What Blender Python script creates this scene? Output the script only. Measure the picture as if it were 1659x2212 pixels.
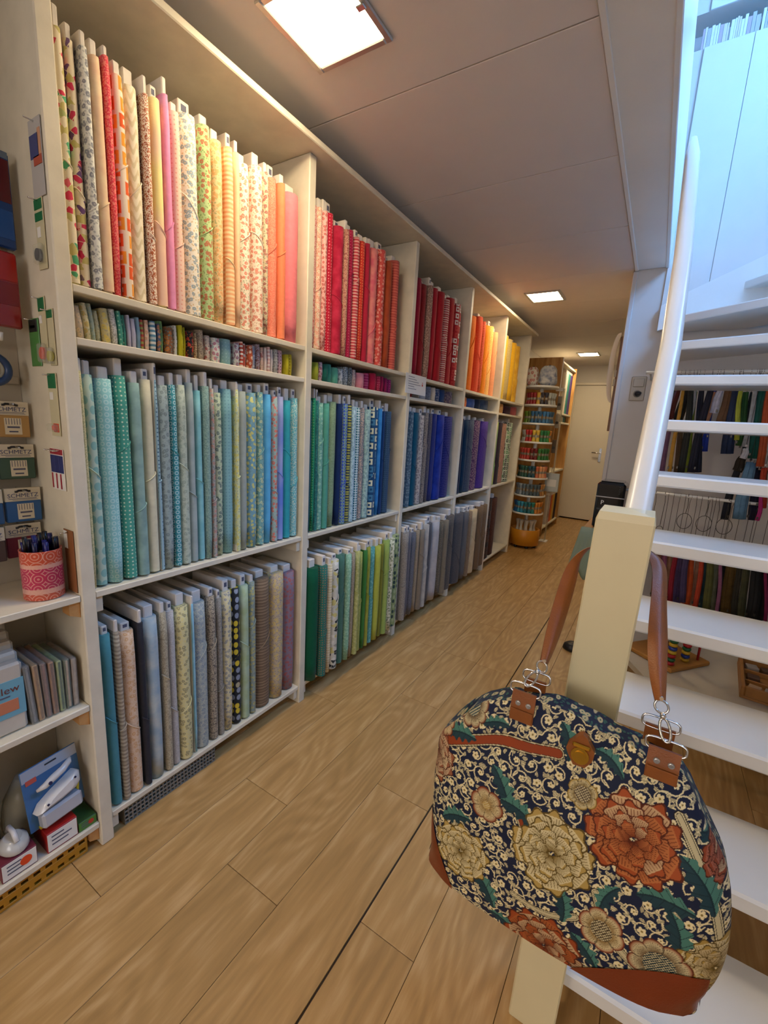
import bpy, math, random
import numpy as np
from mathutils import Vector, Matrix

for _o in list(bpy.data.objects):
    bpy.data.objects.remove(_o, do_unlink=True)
SC = bpy.context.scene
COL = SC.collection
PI = math.pi

# ------------------------------------------------------------------ camera, world, light, exposure
cam_d = bpy.data.cameras.new('camera')
cam_d.sensor_fit = 'VERTICAL'
cam_d.sensor_height = 24.0
cam_d.lens = 943.0 / 2212.0 * 24.0
cam_d.clip_start = 0.01
cam = bpy.data.objects.new('camera', cam_d)
COL.objects.link(cam)


def _rot(a, b, g):
    ca, sa, cb, sb, cg, sg = math.cos(a), math.sin(a), math.cos(b), math.sin(b), math.cos(g), math.sin(g)
    ry = np.array([[ca, 0, sa], [0, 1, 0], [-sa, 0, ca]])
    rx = np.array([[1, 0, 0], [0, cb, -sb], [0, sb, cb]])
    rz = np.array([[cg, -sg, 0], [sg, cg, 0], [0, 0, 1]])
    return rz @ rx @ ry


_R = _rot(math.radians(31.30), math.radians(11.19), math.radians(3.30))
_rows = [np.array([_R[i, 0], _R[i, 2], -_R[i, 1]]) for i in range(3)]
_m = Matrix.Identity(4)
for _i, _v in enumerate((_rows[0], -_rows[1], -_rows[2])):
    for _j in range(3):
        _m[_j][_i] = float(_v[_j])
_m.translation = Vector((0, 0, 1.25))
cam.matrix_world = _m
SC.camera = cam

w = bpy.data.worlds.new('world')
SC.world = w
w.use_nodes = True
w.node_tree.nodes['Background'].inputs[0].default_value = (0.95, 0.89, 0.88, 1)
w.node_tree.nodes['Background'].inputs[1].default_value = 3.0
SC.view_settings.view_transform = 'Standard'
SC.view_settings.look = 'None'
SC.view_settings.gamma = 1.0
SC.view_settings.use_curve_mapping = False
SC.view_settings.exposure = 0.62

LAMP = 41.0          # strength of the ceiling lamps' diffusers
# daylight that falls through the upstairs window of the stairwell
sky_d = bpy.data.lights.new('stairwell_window_offscreen', 'AREA')
sky_d.shape = 'RECTANGLE'
sky_d.size = 2.0
sky_d.size_y = 1.5
sky_d.energy = 155
sky_d.color = (0.02, 0.36, 1.0)
sky = bpy.data.objects.new('stairwell_window_offscreen', sky_d)
COL.objects.link(sky)
sky.location = (1.42, 1.7, 3.6)
sky.rotation_euler = (0, math.radians(90), 0)      # shines towards -X


# ------------------------------------------------------------------ helpers
def lin(c):
    return c / 12.92 if c <= 0.04045 else ((c + 0.055) / 1.055) ** 2.4


def hx(s):
    return tuple(lin(int(s[i:i + 2], 16) / 255) for i in (0, 2, 4)) + (1.0,)


class MB:
    """collects vertices and faces of one mesh"""

    def __init__(self):
        self.v = []
        self.f = []
        self.m = []
        self.uv = {}
        self.cur = 0
        self.smooth = set()

    def face(self, idx, uv=None, sm=False):
        if sm:
            self.smooth.add(len(self.f))
        if uv is not None:
            self.uv[len(self.f)] = uv
        self.f.append(tuple(idx))
        self.m.append(self.cur)

    def add(self, vs, fs, sm=False):
        b = len(self.v)
        self.v += [tuple(p) for p in vs]
        for q in fs:
            self.face([b + i for i in q], sm=sm)
        return b

    def box(self, x0, x1, y0, y1, z0, z1):
        vs = [(x, y, z) for z in (z0, z1) for y in (y0, y1) for x in (x0, x1)]
        self.add(vs, [(0, 2, 3, 1), (4, 5, 7, 6), (0, 1, 5, 4), (2, 6, 7, 3), (0, 4, 6, 2), (1, 3, 7, 5)])
        return self

    def rbox(self, x0, x1, y0, y1, z0, z1, r=0.002):
        """box with chamfered edges"""
        r = min(r, (x1 - x0) * .45, (y1 - y0) * .45, (z1 - z0) * .45)
        b = len(self.v)
        idx = {}
        for sx in (0, 1):
            for sy in (0, 1):
                for sz in (0, 1):
                    c = [(x0, x1)[sx], (y0, y1)[sy], (z0, z1)[sz]]
                    i = [(1, -1)[sx] * r, (1, -1)[sy] * r, (1, -1)[sz] * r]
                    for k in range(3):
                        p = [c[a] + (0 if a == k else i[a]) for a in range(3)]
                        idx[(sx, sy, sz, k)] = len(self.v) - b
                        self.v.append(tuple(p))
        fs = []
        for k in range(3):
            a, c = [(1, 2), (2, 0), (0, 1)][k]
            for s in (0, 1):
                q = []
                for (u, w_) in ((0, 0), (1, 0), (1, 1), (0, 1)):
                    t = [0, 0, 0]
                    t[k] = s
                    t[a] = u
                    t[c] = w_
                    q.append(idx[(t[0], t[1], t[2], k)])
                fs.append(q if s else q[::-1])
        for k in range(3):      # edges along axis k
            a, c = [(1, 2), (2, 0), (0, 1)][k]
            for u in (0, 1):
                for w_ in (0, 1):
                    t0 = [0, 0, 0]
                    t0[a] = u
                    t0[c] = w_
                    t1 = list(t0)
                    t1[k] = 1
                    q = [idx[(*t0, a)], idx[(*t1, a)], idx[(*t1, c)], idx[(*t0, c)]]
                    fs.append(q if (u ^ w_) == 1 else q[::-1])
        for sx in (0, 1):
            for sy in (0, 1):
                for sz in (0, 1):
                    q = [idx[(sx, sy, sz, k)] for k in range(3)]
                    fs.append(q if (sx + sy + sz) % 2 else q[::-1])
        for q in fs:
            self.face([b + i for i in q])
        return self

    def prism(self, poly, axis, a0, a1):
        """extrude a 2D polygon along an axis; poly holds the other two coordinates in order"""
        n = len(poly)

        def p3(p, a):
            if axis == 0:
                return (a, p[0], p[1])
            if axis == 1:
                return (p[0], a, p[1])
            return (p[0], p[1], a)
        vs = [p3(p, a0) for p in poly] + [p3(p, a1) for p in poly]
        fs = [tuple(range(n))[::-1], tuple(range(n, 2 * n))]
        fs += [(i, (i + 1) % n, n + (i + 1) % n, n + i) for i in range(n)]
        self.add(vs, fs)
        return self

    def tube(self, path, r, n=8, closed=False, cap=True, flat=1.0):
        path = [Vector(p) for p in path]
        m = len(path)
        rs = r if isinstance(r, (list, tuple)) else [r] * m
        b = len(self.v)
        prev = None
        for i, p in enumerate(path):
            if closed:
                t = path[(i + 1) % m] - path[i - 1]
            else:
                t = path[min(i + 1, m - 1)] - path[max(i - 1, 0)]
            if t.length < 1e-9:
                t = Vector((0, 0, 1))
            t.normalize()
            if prev is None:
                u = Vector((0, 0, 1)) if abs(t.z) < .9 else Vector((1, 0, 0))
            else:
                u = prev
            u = (u - t * u.dot(t)).normalized()
            prev = u
            w_ = t.cross(u)
            for k in range(n):
                a = 2 * PI * k / n
                q = p + (u * math.cos(a) + w_ * math.sin(a) * flat) * rs[i]
                self.v.append(tuple(q))
        rng = range(m if closed else m - 1)
        for i in rng:
            j = (i + 1) % m
            for k in range(n):
                l = (k + 1) % n
                self.face([b + i * n + k, b + i * n + l, b + j * n + l, b + j * n + k], sm=True)
        if cap and not closed:
            self.face([b + k for k in range(n)][::-1])
            self.face([b + (m - 1) * n + k for k in range(n)])
        return self

    def lathe(self, prof, cx, cy, n=24, sm=True):
        """profile of (r, z) turned about a vertical axis"""
        b = len(self.v)
        for (r, z) in prof:
            for k in range(n):
                a = 2 * PI * k / n
                self.v.append((cx + r * math.cos(a), cy + r * math.sin(a), z))
        for i in range(len(prof) - 1):
            for k in range(n):
                l = (k + 1) % n
                self.face([b + i * n + k, b + i * n + l, b + (i + 1) * n + l, b + (i + 1) * n + k], sm=sm)
        self.face([b + k for k in range(n)][::-1])
        self.face([b + (len(prof) - 1) * n + k for k in range(n)])
        return self

    def grid(self, pts, sm=True, uvs=None):
        """pts[i][j] grid"""
        b = len(self.v)
        nj = len(pts[0])
        for row in pts:
            for p in row:
                self.v.append(tuple(p))
        for i in range(len(pts) - 1):
            for j in range(nj - 1):
                q = [(i, j), (i, j + 1), (i + 1, j + 1), (i + 1, j)]
                self.face([b + a * nj + c for a, c in q], uv=[uvs[a][c] for a, c in q] if uvs else None, sm=sm)
        return self

    def ball(self, c, r, n=10, sz=1.0):
        prof = [(max(1e-4, r * math.sin(PI * i / n)), c[2] - r * sz * math.cos(PI * i / n)) for i in range(n + 1)]
        self.lathe(prof, c[0], c[1], n=max(8, n))
        return self

    def disc(self, c, nrm, r, n=16, t=0.0):
        nrm = Vector(nrm).normalized()
        u = nrm.orthogonal().normalized()
        w_ = nrm.cross(u)
        c = Vector(c)
        vs = [c + (u * math.cos(2 * PI * k / n) + w_ * math.sin(2 * PI * k / n)) * r for k in range(n)]
        if t:
            vs += [p + nrm * t for p in vs]
            fs = [tuple(range(n))[::-1], tuple(range(n, 2 * n))] + [(i, (i + 1) % n, n + (i + 1) % n, n + i) for i in range(n)]
        else:
            fs = [tuple(range(n))]
        self.add(vs, fs)
        return self

    def mesh(self, name, mats):
        me = bpy.data.meshes.new(name)
        me.from_pydata(self.v, [], self.f)
        if not isinstance(mats, (list, tuple)):
            mats = [mats]
        for mt in mats:
            me.materials.append(mt)
        if len(mats) > 1:
            me.polygons.foreach_set('material_index', self.m)
        if self.smooth:
            me.polygons.foreach_set('use_smooth', [i in self.smooth for i in range(len(self.f))])
        if self.uv:
            ul = me.uv_layers.new(name='uv')
            for pi, uv in self.uv.items():
                ls = me.polygons[pi].loop_start
                for k, c in enumerate(uv):
                    ul.data[ls + k].uv = c
        me.update()
        return me

    def build(self, name, mats, parent=None):
        o = bpy.data.objects.new(name, self.mesh(name, mats))
        COL.objects.link(o)
        if parent is not None:
            o.parent = parent
            o.matrix_parent_inverse = Matrix.Identity(4)
        return o


def tag(o, label, cat=None, group=None, kind=None):
    o['label'] = label
    if cat:
        o['category'] = cat
    if group:
        o['group'] = group
    if kind:
        o['kind'] = kind
    return o


def thing(name, label, cat, loc=(0, 0, 0), rz=0.0, group=None, rot=None):
    o = bpy.data.objects.new(name, None)
    o.empty_display_size = 0.05
    COL.objects.link(o)
    o.location = loc
    o.rotation_euler = rot if rot else (0, 0, rz)
    return tag(o, label, cat, group)


def struct(name, mb, mat, label, cat='room'):
    o = mb.build(name, mat)
    tag(o, label, cat, kind='structure')
    return o


def piece(name, me, parent, loc=(0, 0, 0), rot=None):
    """another object that shares mesh data"""
    o = bpy.data.objects.new(name, me)
    COL.objects.link(o)
    o.parent = parent
    o.location = loc
    if rot:
        o.rotation_euler = rot
    return o


def text_mb(s, size, loc, right, up, mb=None):
    """flat lettering laid out along two vectors"""
    cu = bpy.data.curves.new('lettering', 'FONT')
    cu.body = s
    cu.size = size
    cu.align_x = 'CENTER'
    cu.align_y = 'CENTER'
    cu.resolution_u = 2
    ob = bpy.data.objects.new('lettering_source', cu)
    COL.objects.link(ob)
    dg = bpy.context.evaluated_depsgraph_get()
    me = ob.evaluated_get(dg).to_mesh()
    mb = mb or MB()
    r, u, l = Vector(right).normalized(), Vector(up).normalized(), Vector(loc)
    vs = [l + r * v.co.x + u * v.co.y for v in me.vertices]
    mb.add(vs, [tuple(p.vertices) for p in me.polygons])
    ob.evaluated_get(dg).to_mesh_clear()
    bpy.data.objects.remove(ob, do_unlink=True)
    bpy.data.curves.remove(cu)
    return mb


# ------------------------------------------------------------------ materials
MATS = {}


def mat(name, col, rough=0.5, metal=0.0, spec=0.5, emit=None, estr=0.0, bump=0.0, bscale=200.0, var=0.0, vscale=8.0, trans=0.0, coat=0.0):
    if name in MATS:
        return MATS[name]
    m = bpy.data.materials.new(name)
    m.use_nodes = True
    nt = m.node_tree
    b = nt.nodes['Principled BSDF']
    c = hx(col) if isinstance(col, str) else col
    b.inputs['Base Color'].default_value = c
    b.inputs['Roughness'].default_value = rough
    b.inputs['Metallic'].default_value = metal
    b.inputs['Specular IOR Level'].default_value = spec
    if coat:
        b.inputs['Coat Weight'].default_value = coat
    if trans:
        b.inputs['Transmission Weight'].default_value = trans
    if emit:
        b.inputs['Emission Color'].default_value = emit
        b.inputs['Emission Strength'].default_value = estr
    if bump or var:
        tc = nt.nodes.new('ShaderNodeTexCoord')
        if var:
            n = nt.nodes.new('ShaderNodeTexNoise')
            n.inputs['Scale'].default_value = vscale
            n.inputs['Detail'].default_value = 6
            nt.links.new(tc.outputs['Object'], n.inputs['Vector'])
            mr = nt.nodes.new('ShaderNodeMapRange')
            mr.inputs[1].default_value = .3
            mr.inputs[2].default_value = .7
            mr.inputs[3].default_value = 1 - var
            mr.inputs[4].default_value = 1 + var * .4
            nt.links.new(n.outputs['Fac'], mr.inputs[0])
            mx = nt.nodes.new('ShaderNodeMix')
            mx.data_type = 'RGBA'
            mx.blend_type = 'MULTIPLY'
            mx.inputs[0].default_value = 1
            mx.inputs[6].default_value = c
            nt.links.new(mr.outputs[0], mx.inputs[7])
            nt.links.new(mx.outputs[2], b.inputs['Base Color'])
        if bump:
            n2 = nt.nodes.new('ShaderNodeTexNoise')
            n2.inputs['Scale'].default_value = bscale
            n2.inputs['Detail'].default_value = 4
            nt.links.new(tc.outputs['Object'], n2.inputs['Vector'])
            bp = nt.nodes.new('ShaderNodeBump')
            bp.inputs['Strength'].default_value = bump
            bp.inputs['Distance'].default_value = 0.002
            nt.links.new(n2.outputs['Fac'], bp.inputs['Height'])
            nt.links.new(bp.outputs[0], b.inputs['Normal'])
    MATS[name] = m
    return m


def clear_mat(name, tint='ffffff', opacity=0.12):
    """thin clear plastic or glass: mostly transparent with a glossy coat"""
    if name in MATS:
        return MATS[name]
    m = bpy.data.materials.new(name)
    m.use_nodes = True
    nt = m.node_tree
    for n in list(nt.nodes):
        nt.nodes.remove(n)
    out = nt.nodes.new('ShaderNodeOutputMaterial')
    tr = nt.nodes.new('ShaderNodeBsdfTransparent')
    tr.inputs[0].default_value = hx(tint)
    gl = nt.nodes.new('ShaderNodeBsdfPrincipled')
    gl.inputs['Base Color'].default_value = hx(tint)
    gl.inputs['Roughness'].default_value = .08
    mx = nt.nodes.new('ShaderNodeMixShader')
    mx.inputs[0].default_value = opacity
    nt.links.new(tr.outputs[0], mx.inputs[1])
    nt.links.new(gl.outputs[0], mx.inputs[2])
    nt.links.new(mx.outputs[0], out.inputs[0])
    MATS[name] = m
    return m


def wood_mat(name, c1, c2, c3, axis=1, scale=1.0, rough=0.45, rand=0.12):
    """planed wood with long grain along one axis; each object gets its own shift"""
    if name in MATS:
        return MATS[name]
    m = bpy.data.materials.new(name)
    m.use_nodes = True
    nt = m.node_tree
    L = nt.links.new
    b = nt.nodes['Principled BSDF']
    b.inputs['Roughness'].default_value = rough
    tc = nt.nodes.new('ShaderNodeTexCoord')
    oi = nt.nodes.new('ShaderNodeObjectInfo')
    mp = nt.nodes.new('ShaderNodeMapping')
    s = [14.0 * scale] * 3
    s[axis] = 1.3 * scale
    mp.inputs['Scale'].default_value = s
    L(tc.outputs['Object'], mp.inputs['Vector'])
    ml = nt.nodes.new('ShaderNodeVectorMath')
    ml.operation = 'SCALE'
    ml.inputs[0].default_value = (37.0, 53.0, 71.0)
    L(oi.outputs['Random'], ml.inputs['Scale'])
    ad = nt.nodes.new('ShaderNodeVectorMath')
    ad.operation = 'ADD'
    L(mp.outputs[0], ad.inputs[0])
    L(ml.outputs[0], ad.inputs[1])
    n1 = nt.nodes.new('ShaderNodeTexNoise')
    n1.inputs['Scale'].default_value = 1.0
    n1.inputs['Detail'].default_value = 2
    n1.inputs['Roughness'].default_value = .45
    mp1 = nt.nodes.new('ShaderNodeMapping')
    s1 = [5.5] * 3
    s1[axis] = 1.15
    mp1.inputs['Scale'].default_value = s1
    L(tc.outputs['Object'], mp1.inputs['Vector'])
    ad1 = nt.nodes.new('ShaderNodeVectorMath')
    ad1.operation = 'ADD'
    L(mp1.outputs[0], ad1.inputs[0])
    L(ml.outputs[0], ad1.inputs[1])
    L(ad1.outputs[0], n1.inputs['Vector'])
    # growth rings: contour lines of the slow noise
    mu = nt.nodes.new('ShaderNodeMath')
    mu.operation = 'MULTIPLY'
    mu.inputs[1].default_value = 95.0 if 'vinyl' in name else 34.0
    L(n1.outputs['Fac'], mu.inputs[0])
    sn = nt.nodes.new('ShaderNodeMath')
    sn.operation = 'SINE'
    L(mu.outputs[0], sn.inputs[0])
    n2 = nt.nodes.new('ShaderNodeTexNoise')
    n2.inputs['Scale'].default_value = 5.0 if 'vinyl' in name else 1.8
    n2.inputs['Detail'].default_value = 8
    n2.inputs['Roughness'].default_value = .6
    L(ad.outputs[0], n2.inputs['Vector'])
    a1 = nt.nodes.new('ShaderNodeMath')
    a1.operation = 'MULTIPLY_ADD'
    a1.inputs[1].default_value = 0.085 if 'vinyl' in name else 0.12
    a1.inputs[2].default_value = 0.0
    L(sn.outputs[0], a1.inputs[0])
    a2 = nt.nodes.new('ShaderNodeMath')
    a2.operation = 'ADD'
    L(a1.outputs[0], a2.inputs[0])
    L(n2.outputs['Fac'], a2.inputs[1])
    rp = nt.nodes.new('ShaderNodeValToRGB')
    rp.color_ramp.elements[0].position = .28
    rp.color_ramp.elements[0].color = hx(c1)
    rp.color_ramp.elements[1].position = .78
    rp.color_ramp.elements[1].color = hx(c3)
    e = rp.color_ramp.elements.new(.52)
    e.color = hx(c2)
    L(a2.outputs[0], rp.inputs[0])
    hs = nt.nodes.new('ShaderNodeHueSaturation')
    mr = nt.nodes.new('ShaderNodeMapRange')
    mr.inputs[3].default_value = 1 - rand
    mr.inputs[4].default_value = 1 + rand
    L(oi.outputs['Random'], mr.inputs[0])
    L(mr.outputs[0], hs.inputs['Value'])
    L(rp.outputs[0], hs.inputs['Color'])
    L(hs.outputs[0], b.inputs['Base Color'])
    bp = nt.nodes.new('ShaderNodeBump')
    bp.inputs['Strength'].default_value = .12
    bp.inputs['Distance'].default_value = .001
    L(n2.outputs['Fac'], bp.inputs['Height'])
    L(bp.outputs[0], b.inputs['Normal'])
    MATS[name] = m
    return m


_fab = {}


def fabric(kind, cols, seed=0, scale=1.0):
    """woven cotton with a printed pattern; the mesh carries uv in metres"""
    key = (kind, tuple(cols), seed)
    if key in _fab:
        return _fab[key]
    m = bpy.data.materials.new('fabric_' + kind)
    m.use_nodes = True
    nt = m.node_tree
    L = nt.links.new
    N = nt.nodes.new
    b = nt.nodes['Principled BSDF']
    b.inputs['Roughness'].default_value = .85
    b.inputs['Specular IOR Level'].default_value = .2
    b.inputs['Sheen Weight'].default_value = .08
    c = [hx(s) for s in cols]
    while len(c) < 3:
        c.append(c[-1])
    uv = N('ShaderNodeUVMap')
    uv.uv_map = 'uv'
    mp = N('ShaderNodeMapping')
    rs = random.Random(seed)
    mp.inputs['Location'].default_value = (rs.random() * 5, rs.random() * 5, 0)
    L(uv.outputs[0], mp.inputs['Vector'])
    V = mp.outputs[0]

    def vor(sc, rnd=1.0, dist='EUCLIDEAN', feat='F1'):
        n = N('ShaderNodeTexVoronoi')
        n.voronoi_dimensions = '2D'
        n.distance = dist
        n.feature = feat
        n.inputs['Scale'].default_value = sc
        n.inputs['Randomness'].default_value = rnd
        L(V, n.inputs['Vector'])
        return n

    def noise(sc, det=3.0, src=None):
        n = N('ShaderNodeTexNoise')
        n.inputs['Scale'].default_value = sc
        n.inputs['Detail'].default_value = det
        L(src or V, n.inputs['Vector'])
        return n

    def thr(sock, lo, hi):
        n = N('ShaderNodeMapRange')
        n.inputs[1].default_value = lo
        n.inputs[2].default_value = hi
        n.inputs[3].default_value = 0
        n.inputs[4].default_value = 1
        L(sock, n.inputs[0])
        return n.outputs[0]

    def mix(f, a, bb):
        n = N('ShaderNodeMix')
        n.data_type = 'RGBA'
        if isinstance(f, float):
            n.inputs[0].default_value = f
        else:
            L(f, n.inputs[0])
        for i, s in ((6, a), (7, bb)):
            if isinstance(s, tuple):
                n.inputs[i].default_value = s
            else:
                L(s, n.inputs[i])
        return n.outputs[2]

    def mth(op, a, bb=None):
        n = N('ShaderNodeMath')
        n.operation = op
        for i, s in ((0, a), (1, bb)):
            if s is None:
                continue
            if isinstance(s, (int, float)):
                n.inputs[i].default_value = s
            else:
                L(s, n.inputs[i])
        return n.outputs[0]

    def sep():
        n = N('ShaderNodeSeparateXYZ')
        L(V, n.inputs[0])
        return n.outputs

    k = kind
    if k == 'solid':
        col = mix(thr(noise(60).outputs['Fac'], .3, .7), c[0], tuple(v * .9 for v in c[0][:3]) + (1,))
    elif k == 'blotch':
        col = mix(thr(noise(22, 5).outputs['Fac'], .38, .62), c[0], c[1])
    elif k == 'dots':
        col = mix(thr(vor(88 * scale, .2).outputs['Distance'], .15, .23), c[1], c[0])
    elif k == 'rings':
        d = vor(66 * scale, .12).outputs['Distance']
        r1 = thr(mth('ABSOLUTE', mth('SUBTRACT', d, .3)), .06, .12)
        col = mix(r1, tuple(a_ * .55 + b_ * .45 for a_, b_ in zip(c[1], c[0])) if len(cols) < 3 else c[1], c[0])
        if len(cols) > 2:
            col = mix(thr(d, .1, .16), c[2], col)
    elif k == 'speckle':
        col = mix(thr(vor(210, 1).outputs['Distance'], .22, .42), c[1], c[0])
        col = mix(thr(noise(120, 2).outputs['Fac'], .55, .62), col, c[2])
    elif k == 'stripes':
        s = sep()
        st = mth('SINE', mth('MULTIPLY', s[1], 2 * PI / .0125))
        col = mix(thr(st, -.2, .25), c[0], c[1])
        st2 = mth('SINE', mth('MULTIPLY', s[1], 2 * PI / .05))
        col = mix(mth('MULTIPLY', thr(st2, .7, .85), .5), col, c[2])
    elif k == 'check':
        s = sep()
        a1 = thr(mth('SINE', mth('MULTIPLY', s[0], 2 * PI / .012)), .35, .6)
        a2 = thr(mth('SINE', mth('MULTIPLY', s[1], 2 * PI / .012)), .35, .6)
        col = mix(mth('MAXIMUM', a1, a2), c[1], c[0])
    elif k == 'waves':
        s = sep()
        w_ = mth('SINE', mth('ADD', mth('MULTIPLY', s[1], 2 * PI / .03), mth('MULTIPLY', mth('SINE', mth('MULTIPLY', s[0], 2 * PI / .022)), 2.0)))
        col = mix(thr(w_, -.1, .5), c[0], c[1])
    elif k == 'ombre':
        s = sep()
        n = noise(5, 1)
        col = mix(thr(n.outputs['Fac'], .38, .62), c[0], c[1])
    elif k == 'tri':
        v = vor(66, .9, 'MANHATTAN')
        sp = N('ShaderNodeSeparateColor')
        L(v.outputs['Color'], sp.inputs[0])
        col = mix(thr(sp.outputs[0], .76, .77), c[0], c[1])
        col = mix(thr(sp.outputs[1], .83, .84), col, c[2])
        e = vor(66, .9, 'EUCLIDEAN', 'DISTANCE_TO_EDGE')
        col = mix(thr(e.outputs['Distance'], .02, .06), c[0], col)
        col = mix(thr(sp.outputs[2], .84, .85), col, hx('c8bc78'))
    elif k == 'bold':
        s = sep()
        v = vor(26, .25, 'CHEBYCHEV')
        sp = N('ShaderNodeSeparateColor')
        L(v.outputs['Color'], sp.inputs[0])
        inner = thr(v.outputs['Distance'], .36, .4)
        pc = mix(thr(sp.outputs[0], .5, .51), c[1], c[2])
        col = mix(inner, pc, c[0])
        col = mix(thr(v.outputs['Distance'], .13, .16), c[0], col)
    elif k == 'leaf':
        s = sep()
        cm = N('ShaderNodeCombineXYZ')
        L(mth('MULTIPLY', s[0], 1.0), cm.inputs[0])
        L(mth('MULTIPLY', s[1], .75), cm.inputs[1])
        v = N('ShaderNodeTexVoronoi')
        v.voronoi_dimensions = '2D'
        v.inputs['Scale'].default_value = 45
        v.inputs['Randomness'].default_value = .35
        L(cm.outputs[0], v.inputs['Vector'])
        sp = N('ShaderNodeSeparateColor')
        L(v.outputs['Color'], sp.inputs[0])
        lc = mix(thr(sp.outputs[0], .5, .52), c[1], c[2])
        col = mix(thr(v.outputs['Distance'], .34, .4), lc, c[0])
    else:   # floral: sprigs and blossoms at two sizes on a plain ground
        n = noise(55, 2)
        wv = N('ShaderNodeVectorMath')
        wv.operation = 'MULTIPLY_ADD'
        L(n.outputs['Color'], wv.inputs[0])
        wv.inputs[1].default_value = (.012, .012, 0)
        L(V, wv.inputs[2])
        v1 = N('ShaderNodeTexVoronoi')
        v1.voronoi_dimensions = '2D'
        v1.inputs['Scale'].default_value = 60 * scale
        v1.inputs['Randomness'].default_value = .8
        L(wv.outputs[0], v1.inputs['Vector'])
        v2 = N('ShaderNodeTexVoronoi')
        v2.voronoi_dimensions = '2D'
        v2.inputs['Scale'].default_value = 120 * scale
        L(wv.outputs[0], v2.inputs['Vector'])
        leaf = hx('7f9070') if len(cols) < 3 else c[2]
        leaf = tuple(a_ * .62 + b_ * .38 for a_, b_ in zip(leaf, c[0]))
        c[1] = tuple(a_ * .8 + b_ * .2 for a_, b_ in zip(c[1], c[0]))
        col = mix(thr(v2.outputs['Distance'], .2, .3), leaf, c[0])
        col = mix(thr(v1.outputs['Distance'], .27, .34), c[1], col)
        col = mix(thr(v1.outputs['Distance'], .06, .11), leaf, col)
    L(col, b.inputs['Base Color'])
    # weave and soft cross wrinkles
    s = N('ShaderNodeMapping')
    s.inputs['Scale'].default_value = (18, 70, 1)
    L(V, s.inputs['Vector'])
    wr = noise(1.0, 3, s.outputs[0])
    bp = N('ShaderNodeBump')
    bp.inputs['Strength'].default_value = .35
    bp.inputs['Distance'].default_value = .004
    L(wr.outputs['Fac'], bp.inputs['Height'])
    L(bp.outputs[0], b.inputs['Normal'])
    _fab[key] = m
    return m


M_paint = mat('white_painted_wood', 'dcd3bd', .5, bump=.15, bscale=60, var=.10, vscale=14)
M_wall = mat('wall_paint', 'cfcac4', .7, bump=.05, bscale=120, var=.03)
M_ceil = mat('ceiling_panel', 'ded7d2', .6, var=.02)
M_white = mat('glossy_white_paint', 'eae9e4', .28, bump=.06, bscale=25, var=.04, vscale=5)
M_cream = mat('cream_paint', 'e2d6ac', .32, bump=.05, bscale=30, var=.05, vscale=6)
M_card = mat('bolt_cardboard', 'e2dace', .75, var=.08, vscale=30)
M_paper = mat('white_paper', 'e2e0da', .7)
M_black = mat('black_gloss_plastic', '08080a', .12, coat=.6)
M_dark = mat('dark_plastic', '17171a', .45)
M_ink = mat('printed_ink', '585a6c', .7)
M_chrome = mat('chrome', 'd8d8d8', .16, 1.0)
M_wire = mat('wire', '55504a', .35, .9)
M_brass = mat('antique_brass', 'c49c3c', .25, 1.0)
M_tan = mat('tan_leather', '8c4f1e', .42, bump=.25, bscale=400, var=.15, vscale=25)
M_rust = mat('rust_leather', '7a3013', .36, bump=.2, bscale=350, var=.12, vscale=20)
M_pine = wood_mat('pine', 'b07a3c', 'c8934f', 'd8aa68', axis=2, rough=.5, rand=.06)
M_block = wood_mat('raw_pine_block', 'b9824a', 'c99558', 'd4a468', axis=0, rough=.6)
M_floor = wood_mat('vinyl_oak', 'a5814f', 'b6905a', 'cba876', axis=1, scale=.62, rough=.38, rand=.04)
M_joint = mat('dark_joint', '3b2d20', .9)
M_clear = clear_mat('clear_plastic', 'f4f4f0', .14)
M_glass = clear_mat('window_glass', 'ffffff', .06)

# ------------------------------------------------------------------ the setting
CEIL = 2.27
fl = struct('floor', MB().box(-1.56, 1.2, -3.0, 7.7, -.05, -.005), M_joint, 'floor of oak look vinyl planks running along the aisle', 'floor')
cols_x = [(-1.45, -1.255, .1), (-1.255, -1.06, .43), (-1.06, -.863, .91), (-.863, -.667, .672), (-.667, -.468, .16),
          (-.464, -.31, .765), (-.31, -.115, .28), (-.115, .08, .62), (.08, .275, .05), (.275, .47, .48), (.47, .665, .83), (.665, .86, .33), (.86, 1.055, .7)]
_pm = {}
for ci, (x0, x1, off) in enumerate(cols_x):
    cuts = [-1.0 + off + k for k in range(-1, 9)]
    if ci in (2, 3, 4):
        cuts = sorted([c for c in cuts if abs(c - 2.2) > .06] + [2.205 - .012 * ci])
    cuts = [c for c in cuts if c < 7.2] + [7.22]
    for a, b_ in zip(cuts[:-1], cuts[1:]):
        key = (round(x1 - x0, 4), round(b_ - a, 3))
        if key not in _pm:
            wx, ly = key
            _pm[key] = MB().rbox(.0006, wx - .0006, .0007, ly - .0007, -.005, 0, .0007).mesh('plank', M_floor)
        piece('plank', _pm[key], fl, (x0, a, 0))

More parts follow.
